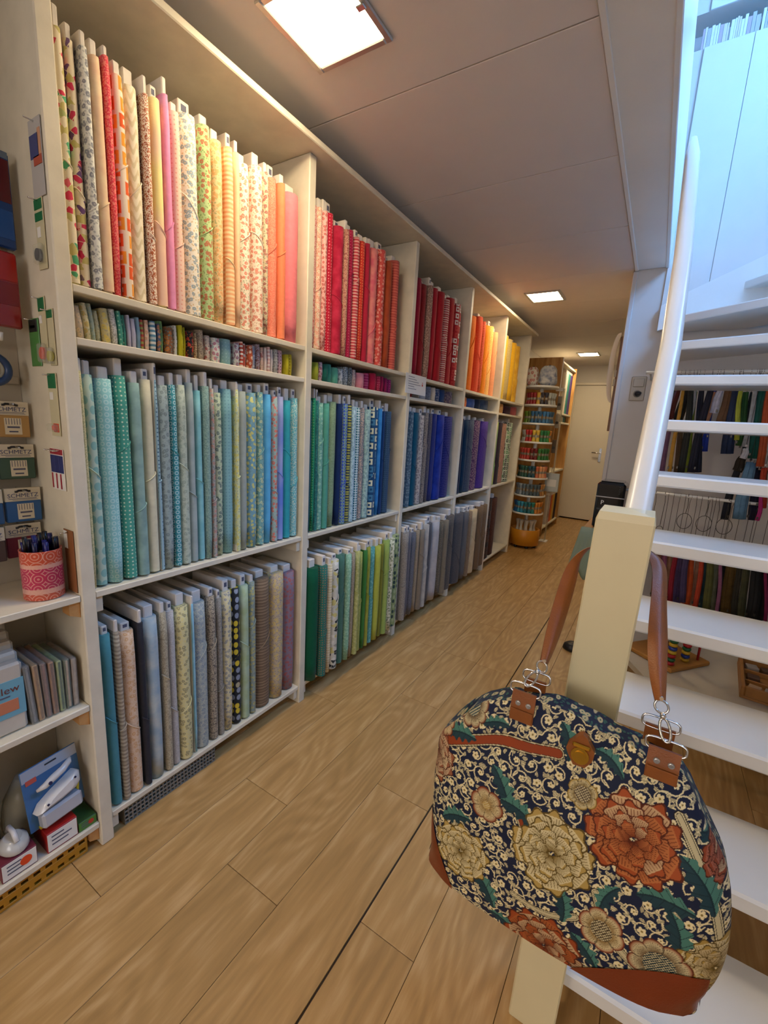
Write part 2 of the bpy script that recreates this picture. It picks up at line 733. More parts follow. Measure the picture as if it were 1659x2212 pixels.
ce = struct('ceiling', MB().box(-1.56, -.115, -3, 7.25, CEIL + .008, 2.6), M_ceil, 'ceiling of wide pale panels with thin joints', 'ceiling')
MB().box(-.115, 1.15, -3, .85, CEIL + .008, 2.6).build('landing_underside', M_ceil, ce)
pm = MB().rbox(-1.52, -.282, .0022, .6228, 0, .008, .0015).mesh('panel', M_ceil)
for k in range(-7, 10):
    y = 1.35 + .625 * k
    if y < 7.2:
        piece('panel', pm, ce, (0, y, CEIL))
MB().rbox(-.279, -.113, -3, 3.25, CEIL - .006, CEIL + .01, .003).build('edge_board', M_white, ce)
MB().rbox(-.279, -.262, -3, 3.25, CEIL - .012, CEIL - .004, .002).build('edge_moulding', M_white, ce)
MB().rbox(-.121, -.103, .85, 3.25, CEIL - .012, 2.62, .003).build('stair_opening_trim', M_white, ce)

struct('wall_left', MB().box(-1.62, -1.52, -3, 7.25, 0, 4.8), M_wall, 'left wall behind the fabric shelves', 'wall')
struct('wall_far', MB().box(-1.56, -1.16, 7.2, 7.6, 0, 2.28).box(-.34, -.2, 7.2, 7.6, 0, 2.28).box(-1.16, -.34, 7.2, 7.6, 1.99, 2.28).box(-1.56, -.2, 7.6, 7.7, 0, 2.28), mat('far_wall_paint', 'd9d3c6', .6, var=.03), 'end wall of the aisle around the plain door', 'wall')
wb = MB()
wb.box(-.28, 1.15, 3.26, 7.2, 0, 3.36)
wb.box(-.28, 1.15, 3.26, 7.2, 3.53, 4.8)
wb.box(-.28, 1.15, 3.42, 7.2, 3.36, 3.53)
ws = struct('wall_stairwell', wb, M_wall, 'pale wall behind the open staircase with a book niche', 'wall')
M_panel = mat('white_wall_panel', 'dcdad6', .55, var=.03)
MB().rbox(-.112, .105, 3.25, 3.262, 1.98, 3.36, .002).rbox(.107, 1.058, 3.25, 3.262, 1.98, 3.36, .002).build('upper_panel', M_panel, ws)
MB().rbox(-.112, 1.058, 3.25, 3.262, 3.53, 4.79, .002).build('upper_panel', M_panel, ws)
MB().rbox(-.288, -.262, 3.246, 3.262, 0, CEIL - .012, .004).build('corner_bead', M_wall, ws)
wr_ = MB()
wr_.box(1.06, 1.15, -3, 3.26, 0, 2.95)
wr_.box(1.06, 1.15, -3, 3.26, 4.25, 4.8)
wr_.box(1.06, 1.15, -3, .7, 2.95, 4.25)
wr_.box(1.06, 1.15, 2.7, 3.26, 2.95, 4.25)
struct('wall_right', wr_, M_wall, 'right wall of the stairwell with an upstairs window', 'wall')
struct('wall_front', MB().box(-1.62, 1.15, -3.1, -3.0, 0, 1.05).box(-1.62, -1.4, -3.1, -3.0, 1.05, 2.3).box(.95, 1.15, -3.1, -3.0, 1.05, 2.3), M_wall, 'shop front wall with a wide window opening behind the viewer', 'wall')
struct('wall_upper', MB().box(-1.62, 1.15, -3.1, -3.0, 2.3, 4.8), M_wall, 'upper storey wall over the shop front', 'wall')
struct('wall_roof', MB().box(-1.6, 1.15, -3, 7.2, 4.8, 4.9), M_wall, 'upper storey ceiling over the stairwell', 'ceiling')

wn = struct('window_1', MB().rbox(1.08, 1.13, .7, .75, 2.95, 4.25, .004).rbox(1.08, 1.13, 2.65, 2.7, 2.95, 4.25, .004).rbox(1.08, 1.13, .75, 2.65, 2.95, 3.0, .004)
            .rbox(1.08, 1.13, .75, 2.65, 4.2, 4.25, .004), M_white, 'upstairs window in the right wall of the stairwell', 'window')
MB().box(1.1, 1.104, .75, 2.65, 3.0, 4.2).build('pane', M_glass, wn)

# door at the end of the aisle
M_door = mat('door_paint', 'ded4be', .4, var=.03, vscale=3)
dr = struct('door_1', MB().rbox(-1.16, -.34, 7.165, 7.2, .02, 1.99, .003), M_door, 'plain cream door at the end of the aisle', 'door')
MB().rbox(-1.2, -1.16, 7.15, 7.2, 0, 2.0, .003).rbox(-1.2, -.3, 7.15, 7.2, 1.995, 2.03, .003).build('door_frame', M_door, dr)
hd = MB().rbox(-.725, -.688, 7.155, 7.165, .90, 1.10, .003).build('handle_plate', M_chrome, dr)
MB().tube([(-.706, 7.16, 1.03), (-.706, 7.115, 1.03), (-.72, 7.105, 1.03), (-.815, 7.105, 1.034)], .0095, 8).build('lever', M_chrome, hd)

# ceiling lamps
M_lamp = mat('lamp_diffuser', 'ffffff', .5, emit=(1.0, .80, .52, 1), estr=LAMP)
M_frame = mat('lamp_frame', 'b8b4ac', .3, .7)
lamp_lab = ['square recessed ceiling lamp above the pastel fabrics', 'square recessed ceiling lamp above the orange and yellow fabrics',
            'square recessed ceiling lamp close to the end door', 'square recessed ceiling lamp towards the shop front']
for i, (cx, cy) in enumerate(((-.893, 1.04), (-.888, 3.61), (-.91, 6.2), (-.89, -1.53))):
    t = thing('ceiling_lamp' if i < 3 else 'ceiling_lamp_offscreen', lamp_lab[i], 'lamp', (cx, cy, CEIL), group='square ceiling lamps')
    h = .108
    o = .128
    f = MB()
    for (a0, a1, b0, b1) in ((-o, -h, -o, o), (h, o, -o, o), (-h, h, -o, -h), (-h, h, h, o)):
        f.rbox(a0, a1, b0, b1, -.009, 0, .003)
    f.build('frame', M_frame, t)
    MB().rbox(-h, h, -h, h, -.005, -.001, .001).build('diffuser' if i < 3 else 'diffuser_offscreen', M_lamp, t)
    MB().rbox(h - .012, h + .012, -.006, .012, -.014, -.008, .002).build('catch', M_chrome, t)

# ------------------------------------------------------------------ fabric rack along the left wall
rack = thing('fabric_rack', 'long white painted wooden shelving rack full of fabric bolts', 'shelving', (-1.35, 2.5, 0))
rack.location = (0, 0, 0)
UP = [(.502, .536), (1.331, 1.367), (2.145, 2.180), (2.945, 2.980), (3.740, 3.775), (4.530, 4.565)]
for i, (a, b_) in enumerate(UP):
    MB().rbox(-1.5, -1.2, a, b_, 0, 2.185, .003).build('upright', M_paint, rack)
MB().rbox(-1.5, -1.15, .30, 4.60, 2.186, 2.208, .003).build('top_board', M_paint, rack)
MB().box(-1.515, -1.503, .536, 4.53, .05, 2.185).build('back_panel', M_paint, rack)
SH = {4: .086, 3: .776, 2: 1.414, 1: 1.532}
for bi in range(5):
    y0, y1 = UP[bi][1], UP[bi + 1][0]
    for z in SH.values():
        MB().rbox(-1.5, -1.204, y0 + .0005, y1 - .0005, z - .018, z, .002).build('shelf', M_paint, rack)
    for z in (SH[4], SH[3]):
        for ya in (y0 + .001, y1 - .021):
            MB().rbox(-1.48, -1.212, ya, ya + .02, z - .062, z - .0185, .002).build('cleat', M_paint, rack)

# ------------------------------------------------------------------ the bolts
BOLTS = {
    (1, 1): '''0.545 0.568|tri|e8dcc0 d8405a 58a878|cream with red and green triangle print
0.568 0.592|tri|e6d8bc cc3c5c 6a4a78|cream with red and purple triangle print
0.592 0.614|floral|dfe0da 6a6e80 9aa0a0|white with grey sprig print
0.614 0.642|blotch|ecd2ae e6bfa0|pale peach
0.642 0.661|speckle|e8495a f58a80|watermelon red with tiny print
0.663 0.692|bold|f0dcc8 e8602c f0a038|white with bold orange block print
0.692 0.734|waves|ece2cc d8cbaa|cream with wavy fan print
0.734 0.754|speckle|ead8c6 b0603c|cream with rust speckle print
0.754 0.786|ombre|f0c8b0 f2e29a|pink and yellow watercolour
0.786 0.809|solid|ee9cc8|vivid candy pink
0.809 0.840|dots|f0cdbc e8a898|pale pink with tiny dots
0.840 0.900|floral|efe8dc 7a9ab0 c8a860|white with scattered garden flower print
0.900 0.942|floral|b9cf94 c04038 6a8a4a|pale green with red cherry print
0.943 0.984|floral|ecc898 e8a468 8ca070|peach and sage floral
0.985 1.015|stripes|f4d8a8 f0b080|peach with horizontal stripes
1.016 1.039|solid|f2cba4|pale apricot
1.041 1.093|floral|f4e6d2 e0644c 90a878|cream with red rosebud print
1.094 1.140|floral|f2e0cc d87058 c0a080|cream with tiny coral buds
1.140 1.165|floral|d8c8a8 a03840 6a8078|beige with dark red floral
1.166 1.209|speckle|f08068 f49a80|coral
1.209 1.240|solid|f28a60|orange coral
1.241 1.317|solid|ee828a|salmon pink''',
    (1, 2): '''1.372 1.406|speckle|e8bcb0 c86058|pale pink speckled
1.407 1.438|floral|ecb8a4 e8e0c8 c87850|peach pink with white blossom print
1.440 1.474|floral|f0bcb4 c04844 e89080|pale pink with red berry print
1.476 1.522|dots|c8203c f0a0a0|crimson with pale dots
1.523 1.580|blotch|a81838 c83050|deep crimson marbled
1.580 1.610|speckle|d0a088 a05858|dusty beige speckled
1.610 1.657|dots|b01c48 d86080|raspberry with pin dots
1.658 1.695|stripes|e0a8a0 c03848|pink with red stripes
1.696 1.745|dots|d83c30 f0a060|scarlet with orange dots
1.746 1.785|solid|b82440|dark raspberry
1.787 1.858|blotch|e06878 ee9088|rose pink marbled
1.859 1.922|floral|d85850 f0b0a0 b83038|coral red with pale floral
1.923 1.996|blotch|b8522c a84428|rust orange
1.997 2.059|stripes|d87060 c05048|salmon with fine stripes''',
    (1, 3): '''2.205 2.283|solid|a01838|dark cherry
2.285 2.375|solid|8c1c24|deep red
2.375 2.418|speckle|806058 c0a090|brown speckled
2.420 2.496|solid|b02030|red
2.498 2.590|solid|a81c28|brick red
2.592 2.664|stripes|d8b8b0 a83038|white with red stripes
2.666 2.768|solid|b02830|cardinal red
2.770 2.878|bold|a8242c e0d8d0 c04040|red with white square print''',
    (1, 4): '''3.038 3.168|solid|f07818|bright orange
3.171 3.271|dots|e85030 f08850|red orange with small dots
3.275 3.351|dots|d04828 f0b080|burnt orange with dots
3.354 3.456|solid|f08c1c|tangerine
3.460 3.555|speckle|e8a850 f0c880|light orange speckled
3.560 3.642|solid|f0a070|peach orange''',
    (1, 5): '''3.813 3.930|solid|e0b83c|yellow
3.935 4.079|speckle|c8b078 b09858|tan speckled
4.084 4.194|solid|d8a420|golden yellow
4.199 4.325|blotch|c89420 d8a830|ochre yellow''',
    (2, 1): '''0.539 0.557|floral|c8b8a0 e0c8a0 a0a090|beige and grey
0.557 0.573|floral|d8d0a8 c8b060 90a070|cream with yellow floral
0.574 0.588|floral|b0c0b0 90a8a0 d0c890|pale sage
0.589 0.603|floral|d0cca8 8a9078 b8b080|cream with leaf print
0.604 0.625|floral|d0c490 e0c860 a8a090|yellow grey floral
0.625 0.643|speckle|d4d2cc a8a8a0|white speckled
0.644 0.657|dots|4c9c88 a0d0b8|teal with dots
0.657 0.670|dots|48947f b0d8c0|sea green with dots
0.671 0.682|solid|c0bcd0|pale lavender
0.682 0.694|solid|c6c4d6|soft lilac
0.695 0.707|blotch|6c94ac 84a0b0|dusty blue
0.707 0.720|stripes|b0b060 c05048|multicolour striped
0.720 0.732|floral|e0c0a8 c89070 a0b0a0|peach print
0.733 0.750|stripes|d8d8d0 5888a0|white with blue and orange stripes
0.751 0.762|floral|485878 c08050 808060|navy and orange print
0.762 0.777|floral|6c9860 d0b050 407878|green and yellow print
0.780 0.805|floral|8a5c40 e08a40 58a0a0|brown with orange and teal flowers
0.805 0.817|dots|d8d8d0 909890|white with grey dots
0.818 0.831|solid|b8b020|olive yellow
0.832 0.844|dots|b0a81c d0c850|mustard with tiny dots
0.846 0.869|floral|28242c d84030 c88040|black with red poppies
0.869 0.881|speckle|c8b48c 907050|beige speckled
0.882 0.908|speckle|b8a890 8a7868|taupe speckled
0.909 0.931|floral|d0c0b0 b03030 303858|cream with red and navy flowers
0.932 0.968|floral|dcdad0 c05878 5898a0|white with pink and teal flowers
0.969 1.020|dots|8cb8bc a8ccd0|pale aqua
1.022 1.040|floral|c8c8c8 803860 707090|grey with plum flowers
1.041 1.055|stripes|e0d8d0 c04838|white with red stripe
1.056 1.072|bold|e0d0c8 c83c28 d06048|white and red block print
1.073 1.097|floral|b85838 e8d0b8 803828|rust floral
1.098 1.117|bold|d8d8dc 384880 a0a8c0|white with navy print
1.118 1.134|speckle|a8a0b0 805858|mauve speckled
1.135 1.150|floral|d8b8a8 b04840 a89890|pink floral
1.152 1.166|solid|e0d0cc|blush white
1.167 1.179|stripes|e4d8d4 d0a8a8|white with faint pink stripes
1.180 1.192|solid|e0d4d0|ivory
1.194 1.214|speckle|b0b0ac 808080|light grey speckled
1.215 1.247|dots|d8b0b8 402830|pink with dark hearts
1.252 1.268|solid|b8b028|chartreuse
1.270 1.287|dots|a89c20 d0c060|olive with fine dots''',
    (2, 2): '''1.375 1.412|floral|a8c8b0 d8e0d0 80a890|mint floral
1.413 1.442|solid|a0a838|olive green
1.443 1.467|floral|c8b0b8 883048 404858|red and black print
1.468 1.504|solid|1c6458|dark teal
1.505 1.544|blotch|2c8070 409080|teal
1.545 1.594|blotch|58a890 70b8a0|sea green
1.595 1.628|floral|c8ccd0 687880 a0a8b0|white and grey print
1.629 1.657|speckle|a8b4c0 485868|blue grey speckled
1.658 1.682|speckle|808890 303840|charcoal speckled
1.683 1.723|floral|d0b8b0 a08080 80a090|pink grey floral
1.726 1.791|solid|e0909c|rose pink
1.792 1.837|stripes|982858 c05080|magenta striped
1.838 1.888|solid|b01c40|crimson
1.889 1.925|dots|b02848 d87088|raspberry dotted
1.927 1.958|solid|981c48|berry red
1.960 1.989|solid|8c1850|dark magenta
1.991 2.025|dots|801c58 b05088|plum dotted''',
    (2, 3): '''2.197 2.290|solid|a01c28|dark red
2.294 2.375|stripes|b8b0b0 888890|grey striped
2.379 2.441|blotch|a0a4b0 b0b4c0|cool grey
2.446 2.513|speckle|888c98 606470|slate speckled
2.518 2.563|solid|d0c4b0|cream
2.567 2.633|floral|384868 8890a0 605868|navy print
2.637 2.743|solid|24406c|navy
2.749 2.848|floral|605060 908078 384058|brown and navy print''',
    (2, 4): '''3.005 3.139|stripes|d86830 e89050|orange striped
3.152 3.311|blotch|304c88 405c98|denim blue
3.319 3.405|solid|202840|midnight
3.413 3.629|blotch|283c58 384c68|dark slate blue''',
    (2, 5): '''3.812 4.022|floral|c89850 a86838 e0c088|tan print
4.048 4.308|solid|3c2030|dark plum
4.343 4.474|solid|c06868|dusty rose''',
    (3, 1): '''0.539 0.553|speckle|c6c9ae a8ad90|cream green speckled
0.553 0.582|leaf|b8cdbd 86b4b0|pale aqua with teal leaf shapes
0.583 0.628|rings|8fcacb d0e8e4|light aqua with white daisy rings
0.628 0.665|dots|4f9f8c cfe0c4|jade green with pale dots
0.665 0.698|blotch|94b5ac 7f9d98|grey teal
0.699 0.732|solid|d9d3b4|cream
0.733 0.744|dots|94b4c0 4c6c84|pale blue with dark dots
0.744 0.780|floral|98a8a6 72807f 8a9896|grey with twig print
0.780 0.804|rings|3f9098 d8ecec|teal with white rings
0.804 0.836|floral|b4bfae 94a092 a4b0a0|pale sage
0.836 0.864|blotch|99a7a4 a8b4b0|mist grey
0.865 0.889|blotch|79b7bd 8cc4c8|aqua
0.890 0.914|speckle|7499a4 8cb0b8|blue grey speckled
0.915 0.932|floral|a8a49c c08878 607880|grey and rose floral
0.932 0.965|floral|b8c4a8 4c6068 8cae84|sage with blue flowers
0.966 1.011|dots|82b0b4 6c98a0|dusty aqua with pin dots
1.011 1.025|floral|c8d0a8 d8d060 88a098|pale yellow sprig
1.026 1.066|solid|a2aca4|stone grey
1.067 1.114|floral|78a3b0 e4d858 88b4be|dusty blue with yellow flowers
1.114 1.145|floral|78a8a8 c8d0a0 608880|sea blue with cream flowers
1.146 1.186|blotch|62b4dc 58a8d4|bright sky blue
1.186 1.213|floral|9cb0ac e0583c 88a090|grey with red poppies
1.214 1.248|ombre|6c88d8 a8b0d4|periwinkle to lavender ombre
1.249 1.288|solid|32a0ac|turquoise
1.290 1.327|speckle|58b4d0 b8d8e0|light blue with white print''',
    (3, 2): '''1.375 1.409|dots|10505c 287078|deep teal
1.410 1.425|dots|208c68 80c090|emerald green
1.426 1.445|floral|28706c 1c5860 489088|dark teal floral
1.446 1.482|floral|74b09c a8d0b8 589080|mint floral
1.483 1.519|solid|54a08c|mint green
1.521 1.577|speckle|88a894 78987f|sage
1.579 1.611|solid|102c5c|navy blue
1.613 1.649|rings|3c58b8 9cc070 203878|blue with green circles
1.650 1.680|stripes|283850 a8a850|navy and yellow striped
1.681 1.712|floral|a0c0cc 7898a8 c8dce0|pale blue floral
1.715 1.758|check|d0e0e0 387880|teal gingham
1.760 1.793|speckle|687890 c0b0b0|blue grey speckled
1.795 1.848|floral|98b8b0 708c90 b8d0c8|pale sage floral
1.851 1.913|bold|1c4870 d0d0b0 407898|navy with cream block print
1.916 1.947|blotch|2474b8 3888c8|bright blue
1.949 1.987|solid|0c3868|dark blue
1.990 2.047|dots|2c4864 48647c|slate navy''',
    (3, 3): '''2.187 2.239|bold|3c4860 d8dce0 303c50|navy with white squares
2.241 2.291|floral|506878 8098a0 384c5c|slate floral
2.293 2.378|solid|085068|petrol blue
2.382 2.439|floral|b0a8a0 686068 c8c0b8|taupe floral
2.441 2.495|speckle|908c8c 585460|grey taupe speckled
2.500 2.554|speckle|48485c 606074|charcoal
2.559 2.620|solid|2c3470|indigo
2.625 2.738|blotch|10287c 183490|royal navy
2.743 2.900|dots|141c60 6868a8|navy with tiny dots''',
    (3, 4): '''3.006 3.088|solid|182844|midnight navy
3.095 3.174|solid|103048|dark petrol
3.181 3.297|speckle|344058 4c5870|slate navy speckled
3.304 3.468|floral|583858 a08080 302848|plum floral
3.476 3.628|dots|402870 705898|violet''',
    (3, 5): '''3.779 3.888|ombre|c0c460 90b070|lime green
3.897 4.023|solid|30242c|black brown
4.032 4.175|speckle|907068 b89080|rose brown
4.185 4.361|bold|c0c8b0 384038 609060|white with black and green print''',
    (4, 1): '''0.547 0.577|solid|4d8c98|plain teal blue
0.578 0.598|stripes|b0a490 8c8070|taupe ribbed
0.599 0.645|floral|dcbc9c d0a070 e4ccb0|pale peach with faint print
0.645 0.665|solid|2c2c34|black
0.666 0.715|blotch|b2bab8 94a8b4|pale blue grey marbled
0.716 0.741|speckle|b0a68e 948a74|taupe speckled
0.742 0.770|speckle|b0aca8 c0bcb8|silver grey
0.771 0.818|floral|ccc494 8a8468 d8c878|pale yellow with leaf print
0.819 0.831|blotch|7cb0c8 90bed0|sky blue
0.832 0.887|floral|a0a8a4 808e98 c4c0a8|grey blue paisley
0.889 0.922|speckle|a89c86 686058|taupe with tiny print
0.923 0.947|speckle|807c74 98948c|warm grey
0.948 0.990|floral|c8c0a0 788090 d0c478|cream with grey and yellow leaves
0.992 1.031|leaf|26282c d0b838 8890a0|black with yellow and grey leaf print
1.032 1.071|blotch|a8bca4 9cae88|pale mint green
1.073 1.101|floral|8a9890 c0b468 707c78|grey green with yellow print
1.106 1.185|stripes|8a745c 6c5844|brown with fine stripes
1.186 1.256|floral|b4a48a d0b868 787480|beige with yellow flowers
1.257 1.327|floral|8c7480 b05848 687890|mauve with red flowers''',
    (4, 2): '''1.372 1.432|solid|065238|bottle green
1.433 1.475|dots|2f6c60 b07048|dark teal with rust dots
1.477 1.506|stripes|c8b890 d8ccb0|beige ribbed
1.508 1.561|tri|c8c4b4 303434 d8d4c8|white and black print
1.564 1.614|solid|4c7464|grey green
1.617 1.650|floral|88b498 a8ccb0 689880|mint print
1.653 1.686|speckle|94846c b0a088|taupe speckled
1.688 1.718|floral|a8aa68 c0be80 888c58|khaki print
1.721 1.761|speckle|a0a450 b4b468|light olive
1.764 1.789|solid|3c7838|leaf green
1.792 1.827|blotch|8c9430 a0a040|olive
1.829 1.871|floral|5a9c94 80b8b0 48847c|teal print
1.874 1.922|solid|b0b448|lime
1.926 1.963|solid|84802c|moss
1.966 2.009|solid|98ac58|spring green
2.013 2.064|floral|d8d4b8 5c6c40 a8a870|cream with green dots
2.067 2.141|leaf|909c68 3c4c44 a8b080|sage with dark leaves''',
    (4, 3): '''2.184 2.228|speckle|7c7a7e 9a989a|ash grey
2.232 2.280|solid|70707c|lavender grey
2.285 2.338|speckle|5c6070 707484|slate
2.342 2.387|speckle|8c8070 a09484|taupe grey
2.391 2.440|solid|807870|mushroom
2.444 2.497|blotch|a0a0a4 b0b0b4|light grey
2.502 2.576|solid|5c5c66|dark grey
2.581 2.675|blotch|a8a8b4 b4b4c0|pale lilac grey
2.680 2.753|speckle|585048 807868|dark taupe
2.758 2.813|solid|7c7468|stone
2.819 2.941|speckle|504c4c 646060|charcoal tweed''',
    (4, 4): '''2.984 3.122|speckle|484850 585860|dark charcoal
3.129 3.209|solid|606068|iron grey
3.215 3.291|speckle|7c6854 8c7864|taupe brown
3.299 3.430|blotch|b8a888 c4b498|cream beige
3.438 3.548|solid|6c5844|brown
3.557 3.683|speckle|64503c 7c6850|dark tan''',
    (4, 5): '''3.779 3.942|bold|241814 503020 181010|black brown striped
3.951 4.103|speckle|382018 603828|dark brown speckled''',
}
rng = random.Random(5)
ROWNAME = {1: 'top shelf', 2: 'narrow shelf', 3: 'middle shelf', 4: 'bottom shelf'}
BAY = {1: 'pastel bay', 2: 'crimson bay', 3: 'red bay', 4: 'orange bay', 5: 'yellow bay'}


def section(hw, depth, n_front=9, rf=.042):
    """plan of a wrapped bolt: rounded front towards +x, rounded back; origin at the front middle"""
    rc = min(hw * 1.35, rf)
    pts = []
    for i in range(n_front):
        a = -PI / 2 + PI * i / (n_front - 1)
        pts.append((-rc + rc * math.cos(a), hw * (math.copysign(abs(math.sin(a)) ** .92, math.sin(a)))))
    for i in range(5):
        a = PI / 2 + PI * i / 4
        pts.append((-depth + rc * .6 + rc * .6 * math.cos(a), hw * math.sin(a)))
    return pts


def warm(h):
    r, g, b_ = (int(h[i:i + 2], 16) for i in (0, 2, 4))
    return '%02x%02x%02x' % (min(255, int(r * 1.03)), int(g * .98), int(b_ * .88))


def bolt(row, bay, y0, y1, kind, cols, desc, n):
    wd = (y1 - y0) - (.0012 if row == 2 else .0034)
    hw = max(wd / 2, .004)
    base = SH[row]
    small = row == 2
    if ' with ' in desc:
        a, c = desc.split(' with ', 1)
        lab = f"{a} {'folded fabric' if small else 'fabric bolt'} with {c}"
    else:
        lab = f"{desc} {'folded fabric' if small else 'fabric bolt'}"
    lab += f" on {ROWNAME[row]}, {BAY[bay]}"
    if small:
        H = rng.uniform(.074, .088) if bay == 1 else rng.uniform(.066, .084)
        dep = rng.uniform(.12, .16)
        xf = -1.222 - rng.uniform(0, .015)
    elif row == 1:
        H = rng.uniform(.495, .53)
        dep = rng.uniform(.19, .22)
        xf = -1.214 - rng.uniform(0, .014)
    elif row == 3:
        H = rng.uniform(.545, .568)
        dep = rng.uniform(.19, .22)
        xf = -1.214 - rng.uniform(0, .012)
    else:
        H = rng.uniform(.535, .56)
        dep = rng.uniform(.2, .23)
        xf = -1.208 - rng.uniform(0, .010) if bay in (1, 5) else -1.158 - rng.uniform(0, .014)
    lean = 0.0
    if small and bay == 1 and n < 12:
        lean = .11 * (1 - n / 12)
        y0 += .115 * lean
        y1 += .115 * lean
    t = thing('folded_fabric' if small else 'fabric_bolt', lab, 'fabric', (xf, (y0 + y1) / 2, base + .001),
              group=('folded fabrics' if small else 'fabric bolts') + ' on the ' + ROWNAME[row], rot=(lean, 0, 0))
    if row == 4 and bay >= 3 or (row == 3 and kind == 'speckle'):
        cols = ' '.join(warm(c_) for c_ in cols.split())
    fm = fabric(kind, cols.split(), seed=n * 7 + row * 101 + bay * 13)
    # fabric wrapped round the board
    sec = section(hw, dep, 7 if small else 9)
    us = [0.0]
    for p, q in zip(sec, sec[1:] + sec[:1]):
        us.append(us[-1] + math.hypot(p[0] - q[0], p[1] - q[1]))
    z0 = 0.0 if small else .004
    nz = 3 if small else 8
    mb = MB()
    rows_, uvs = [], []
    for k in range(nz):
        z = z0 + (H - z0) * k / (nz - 1)
        ins = .0022 if k in (0, nz - 1) else 0.0
        row_p = []
        for (px, py) in sec:
            j = rng.uniform(-.0009, .0009) if not small else 0
            row_p.append((px - ins + j, py * (1 - ins / max(hw, .004) * .5), z))
        row_p.append(row_p[0])
        rows_.append(row_p)
        uvs.append([(u, z) for u in us])
    mb.grid(rows_, True, uvs)
    b0 = (nz - 1) * (len(sec) + 1)
    mb.face([b0 + i for i in range(len(sec))], uv=[(p[0], p[1]) for p in sec])
    mb.face([i for i in range(len(sec))][::-1], uv=[(p[0], p[1]) for p in sec][::-1])
    mb.build('fabric', fm, t)
    if small:
        return
    # cardboard core standing proud of the cloth
    ch = min(max(hw * .62, .0045), .020)
    top = H + rng.uniform(.022, .046)
    x1 = -min(hw * 1.35, .042) * rng.uniform(.72, .95)
    MB().rbox(-dep + .012, x1, -ch, ch, .0, top, .0025).build('core_board', M_card, t)
    if rng.random() < .25:
        MB().box(x1 - .0001, x1 + .0006, -ch * .45, ch * .45, H + (top - H) * .35, H + (top - H) * .75).build('tag_print', M_ink, t)
    # loose end of the cloth folded down in a slanting line
    if rng.random() < .72:
        zc = H * rng.uniform(.32, .72)
        sl = rng.choice((-1, 1)) * rng.uniform(.9, 1.5)
        fr = sec[:9]
        g, gu = [], []
        for k in range(5):
            rp, ru = [], []
            for i, (px, py) in enumerate(fr):
                zt = zc + sl * py
                z = .006 + (zt - .006) * k / 4
                o = .0030
                rp.append((px + o * .9, py + math.copysign(min(.0008, abs(py)), py), z))
                ru.append((us[i] + .11, z + .07))
            g.append(rp)
            gu.append(ru)
        m2 = MB()
        m2.grid(g, True, gu)
        # turned edge: a thin lip back to the roll
        lip = [[(p[0] - .0026, p[1] * .98, p[2] + .0006) for p in g[-1]]]
        m2.grid([g[-1], lip[0]], True, [gu[-1], gu[-1]])
        m2.build('loose_end', fm, t)
        # edge hem
        MB().tube([(p[0] + .0008, p[1] * .97, p[2]) for p in g[-1]], .0017, 6).build('raw_edge', fabric('solid', [cols.split()[0]], 1), t)


for (row, bay), txt in BOLTS.items():
    for n, ln in enumerate(txt.strip().splitlines()):
        yy, kind, cs, desc = ln.split('|')
        a, b_ = map(float, yy.split())
        bolt(row, bay, a, b_, kind, cs, desc, n)

# note pinned to the shelf edge
nt_ = thing('paper_note', 'white printed paper note pinned to the rack between crimson and red bays', 'note', (-1.196, 2.11, 1.43))
MB().rbox(-.001, .001, 0, .242, 0, .105, .0004).build('sheet', M_paper, nt_)
pr = MB()
for k in range(6):
    pr.box(.0011, .0014, .03, .03 + (.07 + .025 * ((k * 5) % 4)), .088 - k * .0125, .0905 - k * .0125)
pr.build('print', M_ink, nt_)
MB().box(.0011, .0014, .19, .202, .05, .062).box(.0011, .0014, .192, .2, .066, .071).build('red_mark', mat('red_print', 'c84a30', .6), nt_)

# ------------------------------------------------------------------ haberdashery rack beside the fabric rack
nr = thing('notions_rack', 'white wooden haberdashery shelves with peg wall at the near end of fabric rack', 'shelving')
M_back = mat('rack_back', 'bcb29e', .7, var=.12, vscale=6)
MB().box(-1.452, -1.44, -.15, .501, 0, 2.184).build('back_panel', M_back, nr)
MB().rbox(-1.45, -1.2, -.185, -.15, 0, 2.18, .003).build('upright', M_paint, nr)
for z in (.776, .46, .082):
    s = MB().rbox(-1.439, -1.204, -.15, .5015, z - .018, z, .002).build('shelf', M_paint, nr)
    for ya in (-.148, .476):
        MB().prism([(ya, z - .0185), (ya + .025, z - .0185), (ya + .025, z - .062), (ya, z - .05)], 0, -1.25, -1.212).build('support_block', M_block, s)
for z in (1.30, 1.62):
    MB().rbox(-1.44, -1.425, -.14, .494, z, z + .02, .002).build('peg_rail', M_back, nr)

# needle packs hung on pegs
M_hdr = mat('pack_header', 'd8ceb4', .6)


